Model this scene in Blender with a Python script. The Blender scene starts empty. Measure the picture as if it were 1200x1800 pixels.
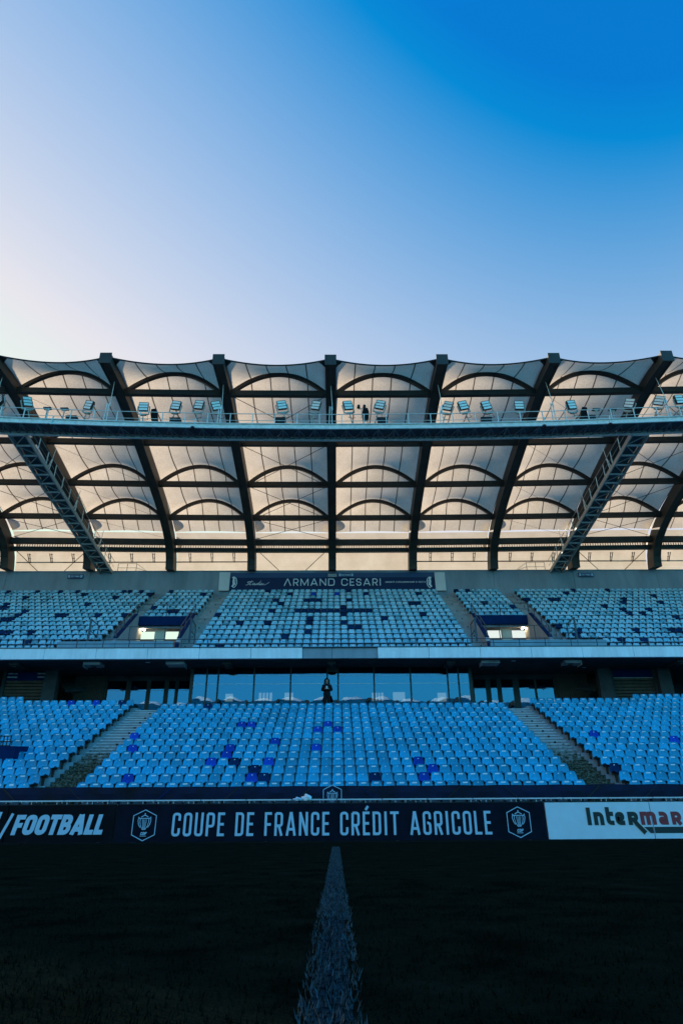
import bpy, bmesh, math, random
import numpy as np
from mathutils import Vector, Matrix
random.seed(7); rng = np.random.default_rng(7)
R = math.radians
scn = bpy.context.scene
col = scn.collection

# ------------------------------------------------------------------ camera
F, PITCH, YAW, ROLL, EYE = 1120.0, math.atan(553/1120.0), R(0.56), R(0.36), 0.35
fwd = Vector((math.sin(YAW)*math.cos(PITCH), math.cos(YAW)*math.cos(PITCH), math.sin(PITCH)))
rt0 = Vector((math.cos(YAW), -math.sin(YAW), 0)); up0 = rt0.cross(fwd)
rt = rt0*math.cos(ROLL) - up0*math.sin(ROLL); up = up0*math.cos(ROLL) + rt0*math.sin(ROLL)
cam = bpy.data.objects.new("camera", bpy.data.cameras.new("camera"))
cam.matrix_world = Matrix(((rt.x, up.x, -fwd.x, 0), (rt.y, up.y, -fwd.y, 0), (rt.z, up.z, -fwd.z, EYE), (0, 0, 0, 1)))
cam.data.sensor_fit = 'VERTICAL'; cam.data.sensor_height = 36; cam.data.lens = F/1800*36
cam.data.clip_start = 0.05; cam.data.clip_end = 6000
col.objects.link(cam); scn.camera = cam

# ------------------------------------------------------------------ sky, sun, exposure
SUN_EL, SUN_AZ = R(14), R(-54)          # azimuth measured from +Y towards +X
w = bpy.data.worlds.new("World"); scn.world = w; w.use_nodes = True
nt = w.node_tree; bg = nt.nodes["Background"]
sky = nt.nodes.new("ShaderNodeTexSky"); sky.sky_type = 'NISHITA'; sky.sun_disc = False
sky.sun_elevation = SUN_EL; sky.sun_rotation = SUN_AZ
sky.altitude = 0; sky.air_density = 1.0; sky.dust_density = 0.5; sky.ozone_density = 5.0
# the camera's response to this sky: each channel rolls off softly towards the sun
def wm(op, x, y=None):
    n = nt.nodes.new("ShaderNodeMath"); n.operation = op
    for k, v in enumerate((x, y)):
        if v is None: continue
        if isinstance(v, (int, float)): n.inputs[k].default_value = v
        else: nt.links.new(v, n.inputs[k])
    return n.outputs[0]
sep = nt.nodes.new("ShaderNodeSeparateColor"); nt.links.new(sky.outputs[0], sep.inputs[0])
def roll(ch, A, b, s, p):
    x = wm('POWER', wm('DIVIDE', wm('MAXIMUM', wm('SUBTRACT', sep.outputs[ch], b), 0.0001), s), p)
    return wm('MULTIPLY', wm('SUBTRACT', 1.0, wm('EXPONENT', wm('MULTIPLY', x, -1.0))), A*SKYK)
SKYK = 2.95
cb = roll(2, .85, .292, 1.039, 1.6)
# sky away from the sun: deeper blue, brightened as added fill for shaded stands
gc = nt.nodes.new("ShaderNodeTexCoord"); dt = nt.nodes.new("ShaderNodeVectorMath"); dt.operation = 'DOT_PRODUCT'
nt.links.new(gc.outputs["Generated"], dt.inputs[0])
dt.inputs[1].default_value = (math.sin(SUN_AZ)*math.cos(SUN_EL), math.cos(SUN_AZ)*math.cos(SUN_EL), math.sin(SUN_EL))
sz = nt.nodes.new("ShaderNodeSeparateXYZ"); nt.links.new(gc.outputs["Generated"], sz.inputs[0])
hz = nt.nodes.new("ShaderNodeMapRange"); nt.links.new(sz.outputs["Z"], hz.inputs[0])
for k, v in ((1, .55), (2, .9), (3, 1.06), (4, .91)): hz.inputs[k].default_value = v
cg = wm('MAXIMUM', wm('MULTIPLY', roll(1, 1.10, .628, .741, .6), hz.outputs[0]), wm('MULTIPLY', cb, .31))
cr = wm('MULTIPLY', wm('POWER', wm('DIVIDE', wm('MAXIMUM', wm('SUBTRACT', cg, .25*SKYK), .001), .525*SKYK), 1.25), .775*SKYK)
cr = wm('MINIMUM', wm('MAXIMUM', cr, wm('MULTIPLY', cb, .004)), .8*SKYK)
def away(lo):
    n = nt.nodes.new("ShaderNodeMapRange"); n.interpolation_type = 'SMOOTHSTEP'; nt.links.new(dt.outputs["Value"], n.inputs[0])
    n.inputs[1].default_value = -0.35; n.inputs[2].default_value = 0.12; n.inputs[3].default_value = lo; n.inputs[4].default_value = 1.0; return n.outputs[0]
cr = wm('MULTIPLY', cr, away(.25)); cg = wm('MULTIPLY', cg, away(1.3)); cb = wm('MULTIPLY', cb, away(2.1))
cmb = nt.nodes.new("ShaderNodeCombineColor")
for k, c in enumerate((cr, cg, cb)): nt.links.new(c, cmb.inputs[k])
nt.links.new(cmb.outputs[0], bg.inputs[0]); bg.inputs[1].default_value = 0.12
sl = bpy.data.lights.new("sun", 'SUN'); sl.energy = 5.0; sl.angle = R(0.5); sl.color = (1, 0.86, 0.72)
so = bpy.data.objects.new("sun", sl); col.objects.link(so)
sd = Vector((math.sin(SUN_AZ)*math.cos(SUN_EL), math.cos(SUN_AZ)*math.cos(SUN_EL), math.sin(SUN_EL)))
so.rotation_euler = sd.to_track_quat('Z', 'Y').to_euler(); so.location = sd*200
scn.view_settings.view_transform = 'Standard'; scn.view_settings.look = 'None'
scn.view_settings.gamma = 1; scn.view_settings.exposure = 1.5
scn.cycles.max_bounces = 8; scn.cycles.transparent_max_bounces = 8

# ------------------------------------------------------------------ helpers
def ray(u, v):
    return fwd*F + rt*(u-600) - up*(v-900)
def P(u, v, D):                 # photo pixel -> point on the vertical plane y = D
    d = ray(u, v); k = D/d.y
    return Vector((d.x*k, D, EYE + d.z*k))
def proj(p):
    q = Vector(p) - Vector((0, 0, EYE)); z = q.dot(fwd)
    return 600 + F*q.dot(rt)/z, 900 - F*q.dot(up)/z

def mat(name, c, rough=0.6, var=0.0, scale=4.0, bump=0.0, bscale=60.0, metal=0.0, spec=0.5, c2=None, stretch=None, hue=None):
    m = bpy.data.materials.new(name); m.use_nodes = True
    n = m.node_tree; b = n.nodes["Principled BSDF"]
    b.inputs["Base Color"].default_value = (*c, 1); b.inputs["Roughness"].default_value = rough
    b.inputs["Metallic"].default_value = metal; b.inputs["Specular IOR Level"].default_value = spec
    tc = n.nodes.new("ShaderNodeTexCoord"); mp = n.nodes.new("ShaderNodeMapping")
    n.links.new(tc.outputs["Object"], mp.inputs[0])
    if stretch: mp.inputs["Scale"].default_value = stretch
    if var > 0 or c2:
        t = n.nodes.new("ShaderNodeTexNoise"); t.inputs["Scale"].default_value = scale; t.inputs["Detail"].default_value = 6
        t.inputs["Roughness"].default_value = 0.65
        n.links.new(mp.outputs[0], t.inputs[0])
        r = n.nodes.new("ShaderNodeValToRGB")
        lo = [max(0, x*(1-var)) for x in c]; hi = list(c2) if c2 else [min(1, x*(1+var)) for x in c]
        r.color_ramp.elements[0].position = 0.32; r.color_ramp.elements[1].position = 0.68
        r.color_ramp.elements[0].color = (*lo, 1); r.color_ramp.elements[1].color = (*hi, 1)
        n.links.new(t.outputs[0], r.inputs[0]); n.links.new(r.outputs[0], b.inputs["Base Color"])
    if bump > 0:
        t2 = n.nodes.new("ShaderNodeTexNoise"); t2.inputs["Scale"].default_value = bscale; t2.inputs["Detail"].default_value = 4
        n.links.new(mp.outputs[0], t2.inputs[0])
        bp = n.nodes.new("ShaderNodeBump"); bp.inputs["Strength"].default_value = bump; bp.inputs["Distance"].default_value = 0.02
        n.links.new(t2.outputs[0], bp.inputs["Height"]); n.links.new(bp.outputs[0], b.inputs["Normal"])
    return m

class MB:
    def __init__(s): s.v = []; s.f = []; s.m = []
    def add(s, vs, fs, mi=0):
        o = len(s.v); s.v += [tuple(x) for x in vs]
        s.f += [tuple(i+o for i in f) for f in fs]; s.m += [mi]*len(fs)
    def box(s, x0, x1, y0, y1, z0, z1, mi=0):
        s.add([(x0,y0,z0),(x1,y0,z0),(x1,y1,z0),(x0,y1,z0),(x0,y0,z1),(x1,y0,z1),(x1,y1,z1),(x0,y1,z1)],
              [(0,3,2,1),(4,5,6,7),(0,1,5,4),(1,2,6,5),(2,3,7,6),(3,0,4,7)], mi)
    def beam(s, p0, p1, wd, ht, upv=(0,0,1), mi=0):
        p0 = Vector(p0); p1 = Vector(p1); d = (p1-p0).normalized(); u = Vector(upv)
        if abs(d.dot(u)) > 0.98: u = Vector((0,1,0))
        a = d.cross(u).normalized()*wd/2; b = a.cross(d).normalized()*ht/2
        vs = [p0-a-b, p0+a-b, p0+a+b, p0-a+b, p1-a-b, p1+a-b, p1+a+b, p1-a+b]
        s.add(vs, [(0,1,2,3),(7,6,5,4),(0,4,5,1),(1,5,6,2),(2,6,7,3),(3,7,4,0)], mi)
    def tube(s, pts, r, n=6, mi=0):
        pts = [Vector(p) for p in pts]; rings = []
        for i, p in enumerate(pts):
            d = (pts[min(i+1, len(pts)-1)] - pts[max(i-1, 0)]).normalized()
            u = Vector((0,0,1)) if abs(d.z) < 0.9 else Vector((1,0,0))
            a = d.cross(u).normalized(); b = a.cross(d)
            rings.append([p + (a*math.cos(2*math.pi*k/n) + b*math.sin(2*math.pi*k/n))*r for k in range(n)])
        vs = [x for rg in rings for x in rg]; fs = []
        for i in range(len(pts)-1):
            for k in range(n):
                fs.append((i*n+k, i*n+(k+1)%n, (i+1)*n+(k+1)%n, (i+1)*n+k))
        fs.append(tuple(range(n))[::-1]); fs.append(tuple((len(pts)-1)*n+k for k in range(n)))
        s.add(vs, fs, mi)
    def strip(s, A, B, mi=0):           # quads between two rows of points
        n = len(A); s.add(list(A)+list(B), [(i, i+1, n+i+1, n+i) for i in range(n-1)], mi)
    def sweep(s, pts, prof, side, mi=0):  # rectangular section along pts in a plane with constant side vector
        pass
    def ell(s, c, rx, ry, rz, n=12, m=8, mi=0):
        vs = []; fs = []
        for j in range(m+1):
            ph = math.pi*j/m
            for i in range(n):
                th = 2*math.pi*i/n
                vs.append((c[0]+rx*math.sin(ph)*math.cos(th), c[1]+ry*math.sin(ph)*math.sin(th), c[2]+rz*math.cos(ph)))
        for j in range(m):
            for i in range(n): fs.append((j*n+i, (j+1)*n+i, (j+1)*n+(i+1)%n, j*n+(i+1)%n))
        s.add(vs, fs, mi)
    def mesh(s, name, mats, smooth=False):
        me = bpy.data.meshes.new(name); me.from_pydata(s.v, [], s.f)
        for m_ in (mats if isinstance(mats, (list, tuple)) else [mats]): me.materials.append(m_)
        me.polygons.foreach_set("material_index", s.m)
        if smooth: me.polygons.foreach_set("use_smooth", [True]*len(s.f))
        me.validate(); me.update(); return me
    def build(s, name, mats, parent=None, smooth=False, loc=None):
        return link(name, s.mesh(name, mats, smooth), parent, loc)
def link(name, me, parent=None, loc=None):
    o = bpy.data.objects.new(name, me); col.objects.link(o)
    if loc is not None: o.location = loc
    if parent is not None: o.parent = parent
    return o
def tag(o, label, cat, group=None):
    o["label"] = label; o["category"] = cat
    if group: o["group"] = group
    return o
def structure(o): o["kind"] = "structure"; return o
def thing(name, label, cat, loc=(0,0,0), group=None):
    o = bpy.data.objects.new(name, None); col.objects.link(o); o.location = loc; o.empty_display_size = 0.3
    return tag(o, label, cat, group)

# ------------------------------------------------------------------ stroke lettering
def rnd(pts, r, closed=False, n=6):
    pts = [Vector((p[0], p[1])) for p in pts]; out = []
    N = len(pts)
    for i, p in enumerate(pts):
        if not closed and i in (0, N-1): out.append(p); continue
        a = pts[i-1]-p; b = pts[(i+1) % N]-p
        rr = min(r, a.length*0.5 if (closed or i > 1) else a.length, b.length*0.5 if (closed or i < N-2) else b.length)
        p0 = p + a.normalized()*rr; p1 = p + b.normalized()*rr
        for k in range(n+1):
            t = k/n; out.append(p0*(1-t)**2*1.0 + p*2*t*(1-t) + p1*t*t)
    if closed: out.append(out[0].copy())
    return out
def glyph(ch, W, s, r, H=1.0):
    x0, x1, y0, y1, ym, xm = s/2, W-s/2, s/2, H-s/2, H*0.5, W/2
    if ch == 'O': return [rnd([(x0,y0),(x0,y1),(x1,y1),(x1,y0)], r, True)]
    if ch == 'C': return [rnd([(x1,H*.66),(x1,y1),(x0,y1),(x0,y0),(x1,y0),(x1,H*.34)], r)]
    if ch == 'G': return [rnd([(x1,H*.66),(x1,y1),(x0,y1),(x0,y0),(x1,y0),(x1,H*.5),(xm,H*.5)], r if r < .2 else r*.8)]
    if ch == 'U': return [rnd([(x0,H),(x0,y0),(x1,y0),(x1,H)], r)]
    if ch == 'S': return [rnd([(x1,H*.7),(x1,y1),(x0,y1),(x0,ym),(x1,ym),(x1,y0),(x0,y0),(x0,H*.3)], r*.8)]
    if ch == 'Z': return [[(0,y1),(x1,y1),(x0,y0),(W,y0)]]
    if ch == 'I': return [[(xm,0),(xm,H)]]
    if ch == 'T': return [[(0,y1),(W,y1)], [(xm,0),(xm,y1)]]
    if ch == 'L': return [[(x0,H),(x0,y0),(W,y0)]]
    if ch == 'E': return [[(W,y1),(x0,y1),(x0,y0),(W,y0)], [(x0,ym),(W*.9,ym)]]
    if ch == 'É': return glyph('E', W, s, r, H) + [[(xm-.02,H*1.07),(xm+.1,H*1.24)]]
    if ch == 'F': return [[(W,y1),(x0,y1),(x0,0)], [(x0,H*.48),(W*.9,H*.48)]]
    if ch == 'P': return [rnd([(x0,0),(x0,y1)],0)] + [rnd([(x0,y1),(x1,y1),(x1,H*.42),(x0,H*.42)], r)]
    if ch == 'R': return glyph('P', W, s, r, H) + [[(W*.5,H*.44),(x1+s*.05,0)]]
    if ch == 'D': return [[(x0,0),(x0,H)], rnd([(x0,y1),(x1,y1),(x1,y0),(x0,y0)], r)]
    if ch == 'B': return [[(x0,0),(x0,H)], rnd([(x0,y1),(x1*.97,y1),(x1*.97,ym),(x0,ym)], r), rnd([(x0,ym),(x1,ym),(x1,y0),(x0,y0)], r)]
    if ch == 'A': return [[(s*.5,0),(xm-s*.08,H)], [(W-s*.5,0),(xm+s*.08,H)], [(W*.24,H*.27),(W*.76,H*.27)]]
    if ch == 'Λ': return [[(s*.5,0),(xm-s*.1,H)], [(W-s*.5,0),(xm+s*.1,H)]]
    if ch == 'À': return glyph('A', W, s, r, H) + [[(xm-.15,H*1.25),(xm+.05,H*1.08)]]
    if ch == 'N': return [[(x0,0),(x0,H)], [(x1,0),(x1,H)], [(x0,H-s*.3),(x1,s*.3)]]
    if ch == 'M': return [[(x0,0),(x0+.02,H)], [(x1,0),(x1-.02,H)], [(x0+.02,H-s*.3),(xm,H*.12),(x1-.02,H-s*.3)]]
    if ch == '/': return [[(-W*.1,-.18),(W*1.0,1.08)]]
    if ch == "'": return [[(xm,H*.75),(xm,H)]]
    h = .74
    if ch == 'n': return [[(x0,0),(x0,h)], rnd([(x0,h-s/2),(x1,h-s/2),(x1,0)], r)]
    if ch == 'm': return [[(x0,0),(x0,h)], rnd([(x0,h-s/2),(x1,h-s/2),(x1,0)], r), [(xm,h-s/2),(xm,0)]]
    if ch == 't': return [rnd([(x0,1.02),(x0,y0),(W,y0)], r), [(x0,h-s*.45),(W,h-s*.45)]]
    if ch == 'e': return [rnd([(x0,h*.46),(x1,h*.46),(x1,h-s/2),(x0,h-s/2),(x0,y0),(W,y0)], r)]
    if ch == 'a': return [rnd([(W*.1,h-s/2),(x1,h-s/2),(x1,0)], r), rnd([(x1,h*.45),(x0,h*.45),(x0,y0),(x1,y0)], r)]
    if ch == 'r': return [[(x0,0),(x0,h)], rnd([(x0,h-s/2),(x1,h-s/2),(x1,h*.4),(x0,h*.4)], r), [(W*.5,h*.42),(x1+.03,0)]]
    if ch == 'c': return [rnd([(W,h-s/2),(x0,h-s/2),(x0,y0),(W,y0)], r)]
    if ch == 'h': return [[(x0,0),(x0,1.02)], rnd([(x0,h-s/2),(x1,h-s/2),(x1,0)], r)]
    return []
def ribbon(mb, pts, wd, to3, depth=0.004, mi=0):
    pts = [Vector((p[0], p[1])) for p in pts]; q = [pts[0]]
    for p in pts[1:]:
        if (p-q[-1]).length > 1e-5: q.append(p)
    pts = q
    if len(pts) < 2: return
    closed = (pts[0]-pts[-1]).length < 1e-4 and len(pts) > 3
    if closed: pts = pts[:-1]
    N = len(pts); Lp = []; Rp = []
    for i in range(N):
        d0 = (pts[i]-pts[i-1]).normalized() if (i > 0 or closed) else None
        d1 = (pts[(i+1) % N]-pts[i]).normalized() if (i < N-1 or closed) else None
        if d0 is None: d0 = d1
        if d1 is None: d1 = d0
        n0 = Vector((-d0.y, d0.x)); n1 = Vector((-d1.y, d1.x)); m_ = n0+n1
        if m_.length < 1e-4: m_ = n0
        m_.normalize(); k = 1/max(0.45, m_.dot(n0))
        Lp.append(pts[i]+m_*wd/2*k); Rp.append(pts[i]-m_*wd/2*k)
    if closed: Lp.append(Lp[0]); Rp.append(Rp[0])
    L3 = [to3(p, depth) for p in Lp]; R3 = [to3(p, depth) for p in Rp]
    L0 = [to3(p, 0) for p in Lp]; R0 = [to3(p, 0) for p in Rp]
    mb.strip(R3, L3, mi); mb.strip(L3, L0, mi); mb.strip(R0, R3, mi)
def plane_to3(x, z, y, sx, sz=None, shear=0.0):   # 2D letter space -> wall plane facing -Y
    sz = sz or sx
    return lambda p, d: (x + (p[0]+shear*p[1])*sx, y-d, z + p[1]*sz)
def write(mb, text, x0, x1, z, H, y, wid, sw, gap, r, shear=0.0, mi=0, widths=None, space=0.5):
    """lay text between x0 and x1 (glyph widths in units of the height H)"""
    ws = [(widths or {}).get(c, space if c == ' ' else wid) for c in text]
    total = sum(ws) + gap*(len(text)-1); k = (x1-x0)/(total*H); x = x0
    for c, wch in zip(text, ws):
        for i, pl in enumerate(glyph(c, wch*k, sw, r)):
            ribbon(mb, pl, sw, plane_to3(x, z, y, H, H, shear), depth=0.004+0.0011*i, mi=mi)
        x += (wch+gap)*H*k
ORD1 = "zeroth first second third fourth fifth sixth seventh eighth ninth tenth eleventh twelfth thirteenth fourteenth fifteenth sixteenth seventeenth eighteenth nineteenth".split()
TENS = {2: ("twentieth", "twenty"), 3: ("thirtieth", "thirty"), 4: ("fortieth", "forty"), 5: ("fiftieth", "fifty")}
def ordinal(n):
    if n < 20: return ORD1[n]
    return TENS[n//10][0] if n % 10 == 0 else TENS[n//10][1] + "-" + ORD1[n % 10]

# ------------------------------------------------------------------ materials
M = {}
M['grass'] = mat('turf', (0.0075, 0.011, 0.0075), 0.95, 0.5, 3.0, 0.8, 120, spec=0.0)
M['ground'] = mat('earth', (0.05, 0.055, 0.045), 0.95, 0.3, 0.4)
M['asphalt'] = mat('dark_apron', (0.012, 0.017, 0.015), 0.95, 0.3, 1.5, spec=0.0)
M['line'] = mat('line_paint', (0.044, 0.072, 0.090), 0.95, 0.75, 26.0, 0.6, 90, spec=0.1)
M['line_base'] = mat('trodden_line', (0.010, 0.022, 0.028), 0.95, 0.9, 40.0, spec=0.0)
M['board_black'] = mat('black_board', (0.0035, 0.005, 0.008), 0.6, 0.5, 2.5, spec=0.08)
M['board_navy'] = mat('navy_board', (0.004, 0.0065, 0.016), 0.6, 0.4, 2.0, spec=0.08)
M['board_white'] = mat('white_board', (0.62, 0.72, 0.8), 0.5, 0.05, 3.0, spec=0.3)
M['ink_pale'] = mat('pale_blue_ink', (0.42, 0.6, 0.74), 0.5, 0.06, 6)
M['ink_white'] = mat('white_ink', (0.74, 0.78, 0.82), 0.5, 0.05, 6)
M['ink_black'] = mat('black_ink', (0.012, 0.013, 0.016), 0.5)
M['ink_red'] = mat('red_ink', (0.28, 0.02, 0.03), 0.5)
M['ink_yellow'] = mat('yellow_edge', (0.55, 0.45, 0.18), 0.5)
M['tarp'] = mat('dark_tarp', (0.007, 0.008, 0.014), 0.75, 0.3, 0.9, 0.5, 5, c2=(0.004, 0.012, 0.05), spec=0.2)
M['rail_white'] = mat('pale_rail', (0.55, 0.58, 0.62), 0.45, 0.1, 3)
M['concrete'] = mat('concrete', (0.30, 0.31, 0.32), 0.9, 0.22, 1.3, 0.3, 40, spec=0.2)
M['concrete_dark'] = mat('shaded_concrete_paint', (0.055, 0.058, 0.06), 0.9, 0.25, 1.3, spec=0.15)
M['wallgrey'] = mat('grey_wall', (0.27, 0.32, 0.37), 0.9, 0.2, 0.8, 0.3, 30, spec=0.2, stretch=(1, 1, 0.25))
M['fascia'] = mat('white_fascia', (0.80, 0.84, 0.88), 0.55, 0.13, 1.2, spec=0.3, stretch=(1.5, 1, 0.3))
M['steel_dark'] = mat('dark_steel', (0.030, 0.026, 0.023), 0.5, 0.25, 1.5, spec=0.35)
M['rib'] = mat('rib_steel', (0.045, 0.037, 0.031), 0.55, 0.25, 1.0, spec=0.3)
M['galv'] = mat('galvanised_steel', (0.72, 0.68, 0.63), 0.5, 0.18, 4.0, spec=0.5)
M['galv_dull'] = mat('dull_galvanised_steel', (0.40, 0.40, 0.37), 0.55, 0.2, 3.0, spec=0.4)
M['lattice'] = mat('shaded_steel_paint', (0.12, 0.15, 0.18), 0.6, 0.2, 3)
M['grating'] = mat('deck_grating', (0.06, 0.075, 0.09), 0.7, 0.2, 3)
M['black'] = mat('black_plastic', (0.010, 0.010, 0.012), 0.5, spec=0.3)
M['lampbody'] = mat('lamp_housing', (0.035, 0.04, 0.045), 0.5, 0.1, 5)
M['lens'] = mat('lamp_lens', (0.92, 0.86, 0.80), 0.3, 0.08, 20, spec=0.7)
M['navy_paint'] = mat('navy_paint', (0.003, 0.022, 0.085), 0.8, 0.2, 1.5, spec=0.04)
M['banner'] = mat('navy_banner', (0.008, 0.028, 0.090), 0.6, 0.15, 0.7, spec=0.2)
M['white_panel'] = mat('white_panel', (0.70, 0.70, 0.70), 0.7, 0.06, 1.0)
M['dark_rail'] = mat('blue_grey_rail', (0.03, 0.055, 0.085), 0.5, 0.15, 3)
M['parapet'] = mat('pale_parapet', (0.20, 0.36, 0.46), 0.45, 0.14, 1.1, spec=0.4)
M['cream'] = mat('cream_ceiling', (0.62, 0.54, 0.42), 0.8, 0.1, 1.5)
M['wood'] = mat('brown_slat', (0.085, 0.055, 0.038), 0.7, 0.35, 3)
M['skin'] = mat('skin', (0.25, 0.155, 0.115), 0.6)
M['cloth_black'] = mat('black_cloth', (0.010, 0.010, 0.012), 0.85, 0.3, 12, 0.4, 40, spec=0.15)
M['phone'] = mat('pale_device', (0.5, 0.55, 0.6), 0.4)
M['signblue'] = mat('sign_blue', (0.010, 0.05, 0.15), 0.5)
M['tread'] = mat('terrace_concrete', (0.28, 0.34, 0.38), 0.9, 0.3, 1.5, 0.3, 40, spec=0.2)
def seat_mat(name, c, var=0.16, per=0.22, pale=None):
    m = mat(name, c, 0.55, 0.0, spec=0.22 if c[1] > .1 else .04)
    n = m.node_tree; b = n.nodes["Principled BSDF"]
    at = n.nodes.new("ShaderNodeAttribute"); at.attribute_name = "tint"
    oi = n.nodes.new("ShaderNodeObjectInfo")
    ad = n.nodes.new("ShaderNodeMath"); ad.operation = 'ADD'; n.links.new(at.outputs["Fac"], ad.inputs[0]); n.links.new(oi.outputs["Random"], ad.inputs[1])
    fr = n.nodes.new("ShaderNodeMath"); fr.operation = 'FRACT'; n.links.new(ad.outputs[0], fr.inputs[0])
    rp = n.nodes.new("ShaderNodeValToRGB")
    rp.color_ramp.elements[0].color = (*[x*(1-per) for x in c], 1); rp.color_ramp.elements[1].color = (*[min(1, x*(1+per)) for x in c], 1)
    if pale:
        rp.color_ramp.elements[0].color = (*[0.55*a for a in c], 1)
        e = rp.color_ramp.elements.new(0.14); e.color = (*[0.92*a for a in c], 1)
        rp.color_ramp.elements[2].color = (*pale, 1)
    n.links.new(fr.outputs[0], rp.inputs[0])
    tx = n.nodes.new("ShaderNodeTexNoise"); tx.inputs["Scale"].default_value = 7; tx.inputs["Detail"].default_value = 5
    tc = n.nodes["Texture Coordinate"]; n.links.new(tc.outputs["Object"], tx.inputs[0])
    mr = n.nodes.new("ShaderNodeMapRange"); mr.inputs[3].default_value = 1-var; mr.inputs[4].default_value = 1+var
    mr.inputs[1].default_value = 0.3; mr.inputs[2].default_value = 0.7
    n.links.new(tx.outputs[0], mr.inputs[0])
    mx = n.nodes.new("ShaderNodeVectorMath"); mx.operation = 'SCALE'
    n.links.new(rp.outputs[0], mx.inputs[0]); n.links.new(mr.outputs[0], mx.inputs["Scale"]); n.links.new(mx.outputs[0], b.inputs["Base Color"])
    return m
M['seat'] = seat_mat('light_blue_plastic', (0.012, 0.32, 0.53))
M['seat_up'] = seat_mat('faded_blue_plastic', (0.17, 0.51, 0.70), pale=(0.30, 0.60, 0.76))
M['royal'] = seat_mat('royal_blue_plastic', (0.008, 0.065, 0.42))
M['navy'] = seat_mat('navy_plastic', (0.003, 0.028, 0.10))

def stair_mat(nm='stair_concrete', c=(0.5, 0.54, 0.56)):
    m = mat(nm, c, 0.9, 0.15, 2.0, 0.4, 40, spec=0.2)
    n = m.node_tree; b = n.nodes["Principled BSDF"]; base = b.inputs["Base Color"].links[0].from_socket
    g = n.nodes.new("ShaderNodeNewGeometry"); sp = n.nodes.new("ShaderNodeSeparateXYZ"); n.links.new(g.outputs["Position"], sp.inputs[0])
    t = n.nodes.new("ShaderNodeTexNoise"); t.inputs["Scale"].default_value = 6; t.inputs["Detail"].default_value = 8; n.links.new(g.outputs["Position"], t.inputs[0])
    mr = n.nodes.new("ShaderNodeMapRange"); mr.inputs[1].default_value = 5.0; mr.inputs[2].default_value = 2.2; n.links.new(sp.outputs["Z"], mr.inputs[0])
    ad = n.nodes.new("ShaderNodeMath"); ad.operation = 'ADD'; n.links.new(mr.outputs[0], ad.inputs[0]); n.links.new(t.outputs[0], ad.inputs[1])
    rp = n.nodes.new("ShaderNodeMapRange"); rp.inputs[1].default_value = 0.95; rp.inputs[2].default_value = 1.25; n.links.new(ad.outputs[0], rp.inputs[0])
    t3 = n.nodes.new("ShaderNodeTexNoise"); t3.inputs["Scale"].default_value = 14; t3.inputs["Detail"].default_value = 6; n.links.new(g.outputs["Position"], t3.inputs[0])
    mo = n.nodes.new("ShaderNodeValToRGB"); mo.color_ramp.elements[0].color = (0.026, 0.030, 0.020, 1); mo.color_ramp.elements[1].color = (0.20, 0.205, 0.165, 1)
    mo.color_ramp.elements[0].position = 0.42; mo.color_ramp.elements[1].position = 0.75; n.links.new(t3.outputs[0], mo.inputs[0])
    mx = n.nodes.new("ShaderNodeMix"); mx.data_type = 'RGBA'; n.links.new(rp.outputs[0], mx.inputs[0]); n.links.new(base, mx.inputs[6]); n.links.new(mo.outputs[0], mx.inputs[7])
    n.links.new(mx.outputs[2], b.inputs["Base Color"]); return m
M['stair'] = stair_mat(); M['riser'] = stair_mat('shaded_riser', (0.21, 0.235, 0.25))  # darker copy for risers: shade under the nosings put into the colour


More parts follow.
